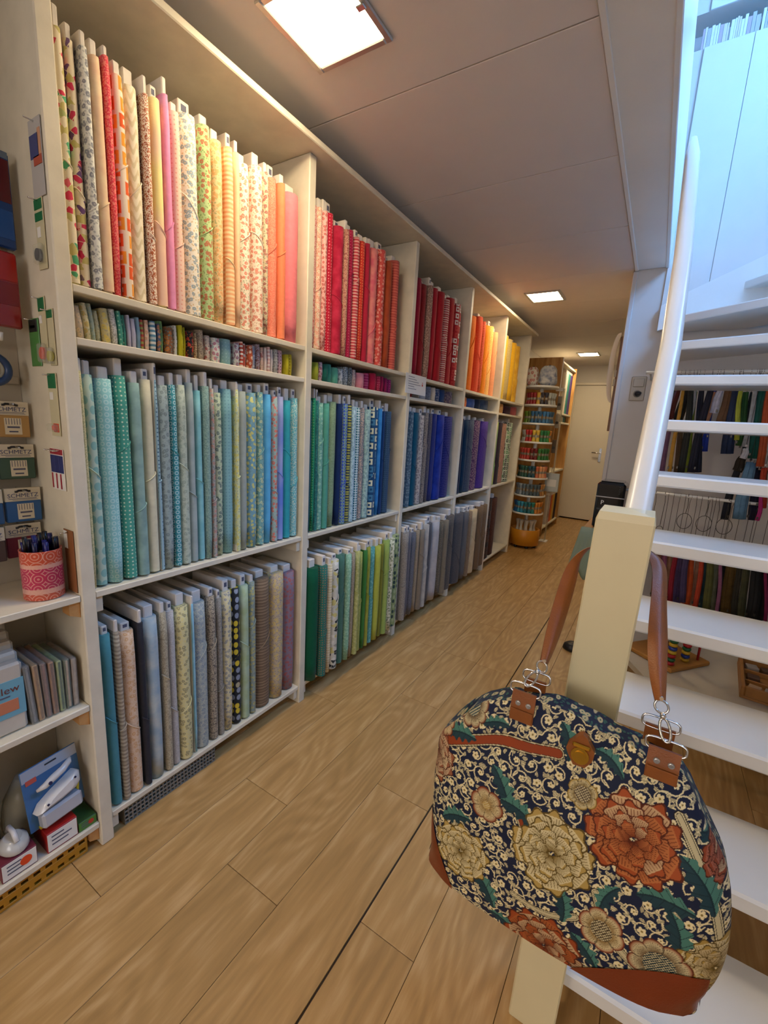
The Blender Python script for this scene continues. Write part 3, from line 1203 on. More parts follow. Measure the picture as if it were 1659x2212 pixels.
def needle_pack(y, z, col, desc, tilt=0.0, x=-1.385):
    t = thing('needle_pack', f'boxed sewing needle pack with {desc} body hung on a peg', 'needle pack', (x, y, z), group='needle packs on the peg wall', rot=(tilt, 0, -.08))
    w2, H = .037, .088
    b = mat('pack_' + col, col, .5)
    body = MB().rbox(-.02, 0, -w2, w2, 0, H * .62, .002).build('body', b, t)
    MB().prism([(-w2, H * .62), (w2, H * .62), (w2, H), (-w2, H)], 0, -.012, -.0005).build('header', M_hdr, t)
    MB().tube([(.0002, -.016 + .004 * k, H * .9 + (.0025 if k in (2, 3, 4, 5, 6) else 0)) for k in range(9)], .0028, 6).build('hang_slot', M_dark, t)
    text_mb('SCHMETZ', .0145, (.0006, 0, H * .78), (0, 1, 0), (0, 0, 1)).build('lettering', mat('navy_ink', '2c3a66', .6), t)
    ln = MB()
    ln.box(.0002, .0005, -.03, .028, H * .685, H * .70)
    ln.box(.0002, .0005, -.022, .03, H * .65, H * .66)
    ln.build('small_print', M_ink, t)
    wn_ = MB().box(0, .0007, -.014, .02, H * .08, H * .54).build('card_window', M_hdr, body)
    nd = MB()
    for k in range(6):
        nd.box(.0008, .0012, -.011 + k * .0055, -.0098 + k * .0055, H * .36, H * .53)
    nd.box(.0008, .0012, -.009, .016, H * .26, H * .31).box(.0008, .0012, -.006, .012, H * .14, H * .18)
    nd.build('needles', M_ink, body)
    MB().tube([(.03, 0, H * .9 + .003), (-.055, 0, H * .9 + .003)], .002, 6).build('peg', M_chrome, t)


needle_pack(.455, 1.168, 'b08a50', 'kraft brown')
needle_pack(.458, 1.062, '3c5848', 'dark green')
needle_pack(.376, 1.062, '33604c', 'bottle green')
needle_pack(.458, .952, '2c5c90', 'bright blue', x=-1.37)
needle_pack(.378, .952, '2a547f', 'steel blue', x=-1.37)
needle_pack(.374, .856, '4c3c34', 'dark brown', x=-1.37)
needle_pack(.455, .856, '6c2030', 'wine red', x=-1.38)

# plastic bags hung high on the peg wall


def hung_pack(name, lab, y0, y1, z0, z1, layers, x=-1.335):
    t = thing(name, lab, 'packet', (x, (y0 + y1) / 2, z0))
    h, w2 = z1 - z0, (y1 - y0) / 2
    MB().rbox(-.02, 0, -w2, w2, 0, h, .004).build('pouch', layers[0], t)
    for k, (a, b_, m_) in enumerate(layers[1]):
        MB().rbox(.0002, .0012, -w2 * .96, w2 * .96, h * a, h * b_, .0004).build('label_band', m_, t)
    MB().rbox(.0012, .002, -w2 * .4, w2 * .25, h * .08, h * .2, .0004).build('price_sticker', mat('sticker_yellow', 'd8b850', .6), t)
    MB().tube([(.02, 0, h - .012), (-.1, 0, h - .012)], .0025, 6).build('peg', M_chrome, t)
    return t


hung_pack('craft_packet', 'blue and dark red plastic craft packet hung on the peg wall', .34, .485, 1.60, 1.80,
          (mat('packet_blue', '153c78', .25), [(.48, .92, mat('packet_wine', '541018', .25)), (.93, 1.0, mat('packet_steel', '5a6c80', .4)), (.1, .4, mat('packet_sky', '1d4c92', .25))]))
hung_pack('craft_packet', 'glossy red plastic craft packet hung below the blue one', .33, .478, 1.425, 1.59,
          (mat('packet_red', '8c1414', .18, coat=.5), [(.62, .98, mat('packet_red2', 'a02018', .2)), (.3, .6, mat('packet_pink', '7a1c20', .25))]), x=-1.325)
MB().tube([(-1.43, .43, 1.40), (-1.33, .43, 1.40), (-1.32, .43, 1.395), (-1.315, .43, 1.41)], .005, 8).build('peg_hook', M_white)
tag(bpy.data.objects['peg_hook'], 'empty white peg hook below the red craft packet', 'hook')
tr = thing('tape_roll', 'roll of blue tape hung on the peg wall', 'tape', (-1.375, .425, 1.33))
ring = MB()
ring.tube([(0, .032 * math.cos(a * PI / 12), .032 * math.sin(a * PI / 12)) for a in range(24)], .009, 8, closed=True)
ring.build('tape', mat('blue_tape', '2a4470', .3), tr)
MB().tube([(0, .022 * math.cos(a * PI / 8), .022 * math.sin(a * PI / 8)) for a in range(16)], .004, 6, closed=True).build('core', mat('tape_core', '9c9888', .6), tr)
MB().tube([(-.064, 0, .02), (.02, 0, .02)], .0025, 6).build('peg', M_chrome, tr)

# cards fixed to the side of the fabric rack (face towards -Y at y = .518)


def side_card(name, lab, x0, x1, z0, z1, base, bands, cat='card', blister=None):
    t = thing(name, lab, cat, ((x0 + x1) / 2, .5005, z0), group='cards on the rack side')
    w2, h = (x1 - x0) / 2, z1 - z0
    MB().rbox(-w2, w2, -.002, 0, 0, h, .0005).build('card', base, t)
    for (a, b_, c, d, m_) in bands:
        MB().rbox(-w2 + 2 * w2 * a, -w2 + 2 * w2 * b_, -.0032, -.0021, h * c, h * d, .0004).build('print_band', m_, t)
    if blister:
        (a, c, r, m_) = blister
        MB().disc((-w2 + 2 * w2 * a, -.004, h * c), (0, -1, 0), r, 18, .006).build('notion', m_, t)
        MB().rbox(-w2 * .9, w2 * .9, -.014, -.0035, max(0, h * c - r * 1.5), h * c + r * 1.6, .003).build('blister', M_clear, t)
    MB().tube([(0, -.02, h * .96), (0, .0, h * .96)], .0016, 6).build('pin', M_chrome, t)
    return t


M_kraft = mat('card_cream', 'c8c09c', .6)
M_green = mat('card_green', '1c6c40', .5)
side_card('photo_card', 'white card with a blue and orange picture on the rack side', -1.262, -1.206, 1.70, 1.85, mat('card_white', 'b4b0ac', .6),
          [(.05, .8, .5, .8, mat('photo_blue', '3c4478', .5)), (.3, .98, .4, .52, mat('photo_orange', 'b0523c', .5)), (.75, .98, .52, .85, mat('photo_skin', 'c89474', .5))])
side_card('zip_card', 'long cream card with two green bands and a dark notion on rack side', -1.266, -1.226, 1.555, 1.70, M_kraft,
          [(.05, .95, .84, .98, M_green), (.05, .95, .68, .8, M_green), (.2, .6, .45, .6, M_paper)], blister=(.35, .2, .013, M_dark))
side_card('zip_card', 'long cream card with an orange disc in a blister on rack side', -1.292, -1.258, 1.352, 1.50, M_kraft,
          [(.05, .95, .78, .98, M_green), (.1, .5, .6, .72, M_paper)], blister=(.5, .14, .014, mat('orange_plastic', 'd84818', .35)))
side_card('zip_card', 'cream card with a yellow disc in a blister on rack side', -1.252, -1.222, 1.345, 1.47, M_kraft,
          [(.05, .95, .84, .98, M_green)], blister=(.5, .16, .012, mat('yellow_plastic', 'b8b020', .35)))
side_card('green_packet', 'green blister packet with black header on the rack side', -1.352, -1.300, 1.345, 1.455, mat('packet_green', '4c8c44', .3),
          [(.1, .9, .72, .98, M_dark), (.2, .7, .8, .86, mat('sticker_yellow', 'd8b850', .6))])
side_card('zip_card', 'cream card with an orange square notion low on rack side', -1.276, -1.232, 1.18, 1.328, M_kraft,
          [(.05, .95, .76, .99, M_green), (.15, .55, .58, .7, M_paper), (.3, .9, .06, .2, mat('orange_plastic', 'd84818', .35))], blister=(.6, .13, .006, mat('orange_plastic', 'd84818', .35)))
for k in range(3):
    side_card('needle_card', ['narrow blue and red needle card beside the brown ruler side wall', 'narrow blue and red needle card between two others on rack side', 'narrow blue and red needle card next to the rack front edge'][k], -1.296 + k * .022, -1.274 + k * .022, 1.045, 1.148, M_paper,
              [(0.02, .98, .86, .99, mat('card_red', '9c2030', .5)), (.02, .98, .42, .84, mat('card_navy', '28306c', .5)), (.02, .3, .03, .4, mat('card_red', '9c2030', .5))])
side_card('wooden_ruler', 'short brown wooden ruler leaning on the rack side behind the pen cup', -1.262, -1.215, .78, .945, mat('ruler_brown', '8c5a34', .5),
          [(.05, .4, .7, .98, M_paper)], cat='ruler')

# pen cup
cup = thing('pen_cup', 'round pink and orange patterned tin cup holding pens on the upper shelf', 'cup', (-1.268, .448, .777))
M_cup = bpy.data.materials.new('cup_print')
M_cup.use_nodes = True
_n = M_cup.node_tree
_b = _n.nodes['Principled BSDF']
_b.inputs['Roughness'].default_value = .35
_tc = _n.nodes.new('ShaderNodeTexCoord')
_sp = _n.nodes.new('ShaderNodeSeparateXYZ')
_n.links.new(_tc.outputs['Object'], _sp.inputs[0])
_rp = _n.nodes.new('ShaderNodeValToRGB')
_rp.color_ramp.interpolation = 'CONSTANT'
_mr = _n.nodes.new('ShaderNodeMapRange')
_mr.inputs[2].default_value = .125
_n.links.new(_sp.outputs[2], _mr.inputs[0])
for pos, c_ in ((0, 'd0583c'), (.14, 'e8b0a0'), (.24, 'c8305c'), (.66, 'e8b0a0'), (.74, 'd2563a')):
    if pos == 0:
        e = _rp.color_ramp.elements[0]
    else:
        e = _rp.color_ramp.elements.new(pos)
    e.position = pos
    e.color = hx(c_)
_rp.color_ramp.elements.remove(_rp.color_ramp.elements[-1])
_n.links.new(_mr.outputs[0], _rp.inputs[0])
_at = _n.nodes.new('ShaderNodeMath')
_at.operation = 'ARCTAN2'
_n.links.new(_sp.outputs[1], _at.inputs[0])
_n.links.new(_sp.outputs[0], _at.inputs[1])
_cb = _n.nodes.new('ShaderNodeCombineXYZ')
_ml = _n.nodes.new('ShaderNodeMath')
_ml.operation = 'MULTIPLY'
_ml.inputs[1].default_value = .042
_n.links.new(_at.outputs[0], _ml.inputs[0])
_n.links.new(_ml.outputs[0], _cb.inputs[0])
_n.links.new(_sp.outputs[2], _cb.inputs[1])
_vo = _n.nodes.new('ShaderNodeTexVoronoi')
_vo.voronoi_dimensions = '2D'
_vo.inputs['Scale'].default_value = 36
_vo.inputs['Randomness'].default_value = .15
_n.links.new(_cb.outputs[0], _vo.inputs['Vector'])
_wv = _n.nodes.new('ShaderNodeMath')
_wv.operation = 'SINE'
_m3 = _n.nodes.new('ShaderNodeMath')
_m3.operation = 'MULTIPLY'
_m3.inputs[1].default_value = 26
_n.links.new(_vo.outputs['Distance'], _m3.inputs[0])
_n.links.new(_m3.outputs[0], _wv.inputs[0])
_t3 = _n.nodes.new('ShaderNodeMapRange')
_t3.inputs[1].default_value = .55
_t3.inputs[2].default_value = .8
_t3.inputs[4].default_value = .75
_n.links.new(_wv.outputs[0], _t3.inputs[0])
_mx = _n.nodes.new('ShaderNodeMix')
_mx.data_type = 'RGBA'
_mx.inputs[7].default_value = hx('ecb8a8')
_n.links.new(_t3.outputs[0], _mx.inputs[0])
_n.links.new(_rp.outputs[0], _mx.inputs[6])
_n.links.new(_mx.outputs[2], _b.inputs['Base Color'])
mb = MB()
mb.lathe([(.040, 0), (.043, .002), (.043, .123), (.044, .125), (.0405, .125), (.0405, .006), (.001, .006)], 0, 0, 32)
mb.build('tin', M_cup, cup)
rp_ = random.Random(3)
M_pen = [mat('pen_blue', '1c1c64', .3), mat('pen_black', '0c0c14', .3), mat('pen_navy', '15153c', .3)]
for k in range(13):
    a = 2 * PI * (k % 9) / 9 if k < 9 else 2 * PI * (k - 9) / 4 + .3
    rr_ = .033 if k < 9 else .014
    bx, by = rr_ * .92 * math.cos(a), rr_ * .92 * math.sin(a)
    tx, ty = rr_ * 1.0 * math.cos(a), rr_ * 1.0 * math.sin(a)
    hgt = rp_.uniform(.142, .165)
    p = thing('pen', ['blue capped ballpoint pen standing in the patterned cup', 'black capped ballpoint pen standing in the patterned cup', 'navy capped ballpoint pen standing in the patterned cup'][k % 3],
              'pen', (-1.268 + bx, .448 + by, .786), group='pens in the cup')
    d = Vector((tx - bx, ty - by, hgt - .009))
    MB().tube([(0, 0, 0), tuple(d * .72)], .0042, 8).build('barrel', M_clear if k % 4 == 0 else mat('pen_body', 'b8b4a8', .3), p)
    MB().tube([tuple(d * .70), tuple(d * 1.0)], .0052, 8).build('cap', M_pen[k % 3], p)
    MB().tube([tuple(d * .98 + Vector((.006, .002, 0))), tuple(d * .75 + Vector((.006, .002, 0)))], .0013, 5).build('clip', M_pen[k % 3], p)

# folded packs of fabric squares standing on the middle shelf
for k, (c1, c2, d_) in enumerate((('4c5058', '808088', 'dark grey'), ('b88a50', '8c6438', 'tan edged'), ('6c4c44', '8c5c50', 'dull red brown'), ('a0683c', '74482c', 'rust brown'),
                                  ('9cac68', '405c38', 'light green'), ('506044', 'c0a890', 'olive and beige'), ('a89484', 'b8a898', 'pale pink beige'))):
    y = .388 + k * .0155
    t = thing('fabric_pack', f'{d_} square fabric pack in clear wrap on the middle shelf', 'fabric pack', (-1.225, y, .461), group='wrapped fabric packs', rot=(.05 - k * .01, 0, 0))
    h = .165 - k * .004
    MB().rbox(-.15, -.004, -.0058, .0058, .002, h - .004, .0018).build('stack', mat('pack_fab%d' % k, c1, .8, var=.3, vscale=60), t)
    MB().rbox(-.13, -.003, -.002, .003, .006, h - .006, .001).build('inner_layer', mat('pack_fabb%d' % k, c2, .8, var=.3, vscale=60), t)
    MB().rbox(-.152, -.001, -.0068, .0068, 0, h, .003).build('wrapper', M_clear, t)

# paper packs on the middle shelf
M_label = mat('label_blue', '6fa8bc', .6)
for k in range(5):
    t = thing('paper_pack', ['white paper pack with a blue picture label, front of its row on the middle shelf', 'plain white paper pack directly behind the blue labelled one', 'plain white paper pack third in the row behind the blue label', 'plain white paper pack fourth in the row behind the blue label', 'plain white paper pack standing tallest against the rack back'][k], 'paper pack',
              (-1.232 - k * .034, .325 + k * .004, .461), group='white paper packs')
    h = .18 + k * .014
    MB().rbox(-.03, 0, -.05, .05, 0, h, .006).build('pouch', mat('pouch_white', 'c4bcae', .6, var=.1, vscale=20), t)
    if k == 0:
        lb = MB().rbox(0, .0012, -.049, .049, h * .25, h * .78, .0004).build('label', M_label, t)
        MB().rbox(.0012, .002, -.035, .035, h * .33, h * .5, .0004).build('picture', mat('pic_red', 'c07858', .6), lb)
        text_mb('Clew', .026, (.0022, .012, h * .65), (0, 1, 0), (0, 0, 1)).build('lettering', mat('label_brown', '6c3028', .6), lb)
        MB().box(.0012, .0018, -.04, .02, h * .55, h * .57).build('print_line', M_ink, lb)
dk = thing('navy_bag', 'dark navy soft bag slumped behind the paper packs', 'bag', (-1.405, .40, .461))
mb = MB()
mb.lathe([(.024, 0), (.028, .03), (.026, .08), (.02, .13), (.008, .15)], 0, 0, 14)
mb.build('bag', mat('navy_cloth', '14202e', .8, bump=.4, bscale=60), dk)
MB().prism([(-.006, .10), (.012, .10), (.006, .15), (-.012, .15)], 0, .024, .026).build('tag', M_kraft, dk)

# travel iron in its blister on the bottom shelf
ir = thing('boxed_iron', 'small white travel iron in a blue blister card leaning on the bottom shelf', 'iron', (-1.235, .425, .15), rot=(0, -.16, .12))
ir.scale = (1, 1.0, 1.04)
MB().rbox(-.016, -.012, -.068, .068, 0, .165, .001).build('card', mat('card_blue', '3c6c9c', .45), ir)
MB().rbox(-.0118, -.0108, -.067, .067, .135, .164, .0004).build('card_header', mat('card_pale', 'a8b0bc', .5), ir)
MB().rbox(-.0106, -.0098, -.06, -.035, .125, .138, .0004).build('red_logo', mat('logo_red', 'c85848', .5), ir)
MB().tube([(-.0102, -.012 + k * .004, .153) for k in range(8)], .002, 5).build('hang_slot', M_dark, ir)
M_iron = mat('iron_white', 'd4d2d0', .15, coat=.5)
prof = [(-.058, .05), (-.045, .068), (-.015, .082), (.02, .094), (.045, .104), (.054, .098), (.054, .075), (.04, .062), (0, .055)]
body = MB()
for (x0_, s_) in ((0, 1.0),):
    outs = []
    for j, (xx, k_) in enumerate(((-.01, 1.0), (.012, 1.0), (.022, .86), (.026, .55))):
        cy, cz = 0, .076
        outs.append([(xx, cy + (p[0] - cy) * k_, cz + (p[1] - cz) * k_) for p in prof] + [(xx, cy + (prof[0][0] - cy) * k_, cz + (prof[0][1] - cz) * k_)])
    body.grid(outs, True)
    body.add(outs[-1][:-1], [tuple(range(len(prof)))])
body.build('iron_body', M_iron, ir)
MB().tube([(.0, -.056, .049), (.012, -.02, .054), (.012, .03, .060), (.004, .054, .072)], .0035, 6).build('sole_line', M_dark, ir)
hand = MB()
hand.tube([(.006, -.046, .108), (.014, -.03, .113), (.016, -.01, .122), (.016, .015, .129), (.012, .034, .138), (.006, .04, .142)], [.004, .008, .0095, .009, .0075, .004], 10)
hand.build('iron_handle', M_iron, ir)
MB().disc((.0255, -.022, .118), (1, 0, .2), .0045, 14, .002).disc((.0265, .035, .094), (1, 0, 0), .0028, 10, .002).disc((.0265, -.036, .068), (1, 0, 0), .003, 10, .002).build('buttons', mat('button_navy', '24264c', .3), ir)
MB().rbox(-.0115, .018, -.05, .05, .004, .046, .006).build('lower_tray', mat('tray_grey', 'b0b2b8', .2, coat=.4), ir)
MB().prism([(-.05, .002), (.045, .002), (.056, .06), (.05, .062), (.04, .012), (-.05, .008)], 0, -.0112, -.002).build('yellow_insert', mat('insert_yellow', 'c8b428', .4), ir)

# boxes on the bottom shelf


def small_box(name, lab, x0, x1, y0, y1, z0, z1, m_side, m_front, cat='box', extra=None):
    t = thing(name, lab, cat, ((x0 + x1) / 2, (y0 + y1) / 2, z0))
    dx, dy, h = (x1 - x0) / 2, (y1 - y0) / 2, z1 - z0
    MB().rbox(-dx, dx, -dy, dy, 0, h, .001).build('carton', m_side, t)
    f_ = MB().rbox(dx, dx + .0008, -dy * .96, dy * .96, h * .06, h * .94, .0003).build('front_label', m_front, t)
    ln = MB()
    for k in range(3):
        ln.box(dx + .0008, dx + .0014, -dy * .7, dy * (.1 + .25 * ((k * 2) % 3)), h * (.72 - k * .2), h * (.78 - k * .2))
    ln.build('print_lines', M_ink, f_)
    if extra:
        MB().disc((dx + .001, dy * .35, h * .55), (1, 0, 0), h * .24, 16, .0008).build('sticker', extra, f_)
    return t


M_box_red = mat('carton_red', '9c1c18', .45)
M_box_dk = mat('carton_wine', '702030', .5)
small_box('carton', 'red carton with a printed white front label under the boxed iron', -1.30, -1.212, .378, .450, .083, .142, M_box_red, M_paper)
small_box('carton', 'wine red carton with an orange round sticker on the bottom shelf', -1.30, -1.212, .282, .356, .083, .135, M_box_dk, M_paper, extra=mat('sticker_orange', 'e04a1c', .5))
small_box('carton', 'flat green carton in the corner of the bottom shelf', -1.31, -1.212, .452, .498, .083, .112, mat('carton_green', '2c5024', .5), mat('carton_green2', '4c8030', .5), extra=mat('sticker_red', 'b83828', .5))
t = thing('steam_iron', 'white travel iron lying on the wine red carton', 'iron', (-1.252, .322, .137))
mb = MB()
outs = []
for (zz, k_) in ((0, .9), (.006, 1.0), (.02, .92), (.03, .6)):
    outs.append([(.042 * k_ * math.cos(a * PI / 10) * (.8 if math.cos(a * PI / 10) < 0 else 1), .032 * k_ * math.sin(a * PI / 10), zz) for a in range(21)])
mb.grid(outs, True)
mb.add(outs[-1][:-1], [tuple(range(20))])
mb.build('shell', mat('iron_grey', 'c0c0bc', .2, coat=.4), t)
MB().tube([(-.03, 0, .028), (-.02, 0, .044), (.01, 0, .048), (.03, 0, .03)], .006, 8).build('handle', M_iron, t)
t = thing('clear_bag', 'clear plastic bag of white parts at the back of the bottom shelf', 'bag', (-1.345, .385, .083))
mb = MB()
mb.lathe([(.05, 0), (.06, .04), (.05, .11), (.02, .17)], 0, 0, 16)
mb.build('bag', clear_mat('bag_film', 'd8d4c0', .3), t)
for (dx, dy, dz) in ((.02, .01, .03), (-.01, -.02, .06), (.01, .02, .1)):
    MB().rbox(dx - .012, dx + .012, dy - .01, dy + .01, dz, dz + .04, .003).build('white_part', M_paper, t)
t = thing('red_pouch', 'dark red glossy pouch at the back of the bottom shelf', 'pouch', (-1.34, .285, .083))
mb = MB().rbox(-.03, .02, -.03, .035, 0, .26, .02)
mb.build('pouch', mat('pouch_red', '6c0f20', .2, coat=.4), t)
MB().rbox(.02, .0215, -.02, .03, .15, .22, .001).build('pink_print', mat('pouch_pink', 'a83058', .3), t)

# baskets pushed under the bottom shelves


def basket(name, lab, x0, x1, y0, y1, h, m_, rows_n, pitch, hole_w, hole_h):
    """plastic basket whose long front is a real lattice of bars"""
    t = thing(name, lab, 'basket', ((x0 + x1) / 2, (y0 + y1) / 2, 0.0005))
    dx, dy = (x1 - x0) / 2, (y1 - y0) / 2
    fr = MB()
    rh = h / rows_n
    for r in range(rows_n + 1):
        z = h * r / rows_n
        bt = (rh - hole_h) / 2
        fr.rbox(dx - .004, dx, -dy, dy, max(0, z - bt), min(h, z + bt), .0008)
    n = int(2 * dy / pitch)
    for i in range(n + 1):
        y = -dy + 2 * dy * i / n
        b2 = (pitch - hole_w) / 2
        fr.box(dx - .0035, dx - .0005, max(-dy, y - b2), min(dy, y + b2), 0, h)
    fr.build('front_lattice', m_, t)
    MB().rbox(-dx, -dx + .004, -dy, dy, 0, h, .001).rbox(-dx, dx - .004, -dy, -dy + .004, 0, h, .001).rbox(-dx, dx - .004, dy - .004, dy, 0, h, .001).build('walls', m_, t)
    MB().rbox(-dx, dx - .004, -dy, dy, 0, .004, .001).build('base', m_, t)
    MB().tube([(dx - .002, -dy, h - .002), (dx - .002, dy, h - .002)], .003, 6).build('rim', m_, t)
    return t


basket('storage_basket', 'grey perforated plastic basket under the bottom shelf of pastel bay', -1.42, -1.215, .575, .90, .058, mat('basket_grey', '7c7466', .5), 4, .0125, .0085, .009)
basket('storage_basket', 'mustard yellow perforated plastic basket under the haberdashery shelf', -1.42, -1.218, .02, .472, .055, mat('basket_mustard', 'b8801c', .5), 2, .026, .015, .010)

# ------------------------------------------------------------------ open staircase with newel post
st = thing('staircase', 'white open riser staircase with cream newel post and rounded handrail', 'staircase')
TY = [.85, 1.045, 1.25, 1.43, 1.62, 1.82, 2.06, 2.33]
TX0, TX1 = -.045, 1.05
for k, y in enumerate(TY):
    z = .135 + .2 * k
    MB().rbox(TX0 if k else -.03, TX1, y, y + .245, z - .042, z, .006).build('tread', M_white, st)


def winder(poly, z):
    mb_ = MB().prism(poly, 2, z - .042, z)
    o = mb_.build('tread', M_white, st)
    bv = o.modifiers.new('edge', 'BEVEL')
    bv.width = .006
    bv.segments = 2
    return o


winder([(-.05, 2.68), (.75, 2.42), (1.05, 2.42), (1.05, 2.6), (.75, 2.62), (-.05, 3.08)], 1.735)
winder([(-.05, 3.045), (.75, 2.46), (1.05, 2.46), (1.05, 2.75), (.30, 3.25), (-.05, 3.25)], 1.935)
winder([(.24, 3.25), (.75, 2.56), (1.05, 2.56), (1.05, 3.25)], 2.135)
# newel post, leaning a hair, with a shallow faceted cap
nb = MB()
lev = [(0, -.0475, .0455), (1.118, -.0275, .0435)]
ring_ = []
for (z, cx, h) in lev:
    ring_.append([(cx - h + .003, .80, z), (cx + h - .003, .80, z), (cx + h, .803, z), (cx + h, .887, z), (cx + h - .003, .89, z), (cx - h + .003, .89, z), (cx - h, .887, z), (cx - h, .803, z)])
cx, h = -.0272, .040
ring_.append([(cx - h, .804, 1.131), (cx + h, .804, 1.131), (cx + h, .806, 1.131), (cx + h, .884, 1.131), (cx + h, .886, 1.131), (cx - h, .886, 1.131), (cx - h, .884, 1.131), (cx - h, .806, 1.131)])
ring_.append([(cx, .845, 1.136)] * 8)
nb.grid([r + r[:1] for r in ring_], False)
nb.build('newel_post', M_cream, st)
MB().tube([(-.027, .888, 1.047), (-.027, .936, 1.047), (-.027, .943, 1.052)], .0105, 10).build('bag_peg', M_white, st)
# handrail: soft rectangular section swept up the flight
path = [(-.014, .878, 1.098), (-.0125, 1.0, 1.222), (-.010, 1.233, 1.452), (-.0195, 1.5, 1.733), (-.034, 1.72, 1.962), (-.048, 1.93, 2.18), (-.056, 2.03, 2.285)]
hr = MB()
prs = []
for i, p in enumerate(path):
    p = Vector(p)
    tg = (Vector(path[min(i + 1, len(path) - 1)]) - Vector(path[max(i - 1, 0)])).normalized()
    sd = Vector((1, 0, 0))
    sd = (sd - tg * sd.dot(tg)).normalized()
    up = sd.cross(tg)
    sc = .55 if i == len(path) - 1 else 1.0
    rowp = []
    for k in range(16):
        a = 2 * PI * k / 16
        c, s_ = math.cos(a), math.sin(a)
        rowp.append(p + sd * (.0215 * sc * math.copysign(abs(c) ** .62, c)) + up * (.030 * sc * math.copysign(abs(s_) ** .62, s_)))
    prs.append(rowp + rowp[:1])
hr.grid(prs, True)
hr.add([tuple(q) for q in prs[-1][:-1]], [tuple(range(16))])
hr.build('handrail', M_white, st)
MB().prism([(-.11, 2.04), (.0, 2.10), (1.05, 2.59), (1.05, 2.2), (.3, 2.0), (-.11, 1.90)], 1, 3.212, 3.249).build('wall_stringer', M_white, st)
MB().prism([(.80, .0), (1.05, .0), (2.6, 1.62), (2.6, 1.95), (2.35, 1.72), (.8, .2)], 0, 1.052, 1.059).build('side_stringer', M_white, st)

# ------------------------------------------------------------------ printed carpet bag hanging on the newel
bag = thing('travel_bag', 'floral print travel bag with rust leather corners hanging on the newel post', 'bag', (-.04, .70, .44))
B0 = Vector((-.04, .70, .44))


def ci(x, xs, ys):
    return np.interp(x, xs, ys)


def smooth_interp(x, xs, ys):
    # cubic through the knots, sampled finely and looked up
    xs, ys = np.array(xs, float), np.array(ys, float)
    m_ = np.gradient(ys, xs)
    i = np.clip(np.searchsorted(xs, x) - 1, 0, len(xs) - 2)
    h_ = xs[i + 1] - xs[i]
    t_ = (x - xs[i]) / h_
    return (2 * t_**3 - 3 * t_**2 + 1) * ys[i] + (t_**3 - 2 * t_**2 + t_) * h_ * m_[i] + (-2 * t_**3 + 3 * t_**2) * ys[i + 1] + (t_**3 - t_**2) * h_ * m_[i + 1]


def bag_xz(u, v):
    xl = smooth_interp(v, [0, .3, .7, .9, 1], [-.247, -.257, -.263, -.256, -.226])
    xr = smooth_interp(v, [0, .25, .55, .85, 1], [.158, .180, .181, .160, .135])
    zt = smooth_interp(u, [-1, -.88, -.7, -.45, -.15, .2, .55, .82, 1], [.735, .776, .803, .820, .830, .820, .808, .792, .738])
    zb = smooth_interp(u, [-1, -.5, 0, .5, 1], [.463, .453, .450, .457, .474])
    ear = np.clip((np.abs(u) - .86) / .14, 0, 1) ** 2 * np.clip(1 - v / .16, 0, 1) ** 2
    return xl + (xr - xl) * (u + 1) / 2 + np.sign(u) * .010 * ear, zb + (zt - zb) * v - .013 * ear


def bag_t(u, v):
    g = smooth_interp(v, [0, .12, .4, .7, .88, 1], [.86, 1.0, 1.0, .74, .42, .12])
    e = np.clip(1 - np.abs(u) ** 8, 0, 1) ** .5
    t_ = (.014 + .018 * np.clip(1 - v, 0, 1)) + .058 * e * g
    t_ = t_ + .0032 * np.sin(u * 17 + 2.0 * np.sin(v * 4)) * np.clip((v - .5) * 2, 0, 1) ** 1.5 * e
    t_ = t_ + .003 * np.sin(u * 5.3 + v * 6.1) * e * np.clip(v * 4, 0, 1) + .0022 * np.sin(u * 9.7 - v * 11) * e * np.clip(v * 3, 0, 1)
    return t_


def bag_pt(u, v, side=-1, off=0.0):
    x, z = bag_xz(u, v)
    t_ = bag_t(u, v)
    y = .70 + (side * (t_ + off) if side < 0 else min(1, .95) * (t_ * .95 + off))
    return x, y, z


NU, NV = 470, 400
U, V_ = np.meshgrid(np.linspace(-1, 1, NU), np.linspace(0, 1, NV))
X, Y, Z = bag_pt(U, V_)
P2 = np.stack([X.ravel(), Z.ravel()], 1)
img = np.zeros((P2.shape[0], 3))
rb = np.random.RandomState(11)


def rgb(s):
    return np.array(hx(s)[:3])


img[:] = rgb('141d38')


def near(c, r):
    return np.nonzero((np.abs(P2[:, 0] - c[0]) < r) & (np.abs(P2[:, 1] - c[1]) < r))[0]


CREAM, GOLD, RUST, GREEN, TEAL, BROWN = rgb('e8d9a8'), rgb('a8862c'), rgb('9c4218'), rgb('487a6c'), rgb('1e3c44'), rgb('6c3014')


def stroke(pts, wd, col):
    pts = np.array(pts)
    c = (pts.min(0) + pts.max(0)) / 2
    idx = near(c, (pts.max(0) - pts.min(0)).max() / 2 + wd * 2)
    if not len(idx):
        return
    q = P2[idx]
    d = np.full(len(idx), 9.0)
    for a, b_ in zip(pts[:-1], pts[1:]):
        ab = b_ - a
        t_ = np.clip(((q - a) @ ab) / max(ab @ ab, 1e-12), 0, 1)
        d = np.minimum(d, np.hypot(*(q - a - t_[:, None] * ab).T))
    img[idx[d < wd]] = col


def blossom(c, r, n=5, rot=0.0, col=CREAM, eye=None):
    idx = near(c, r * 1.05)
    q = P2[idx] - c
    a = np.arctan2(q[:, 1], q[:, 0]) + rot
    d = np.hypot(q[:, 0], q[:, 1])
    lim = r * (.62 + .38 * np.abs(np.cos(a * n / 2)))
    img[idx[d < lim]] = col
    if eye is not None:
        img[idx[d < r * .26]] = eye


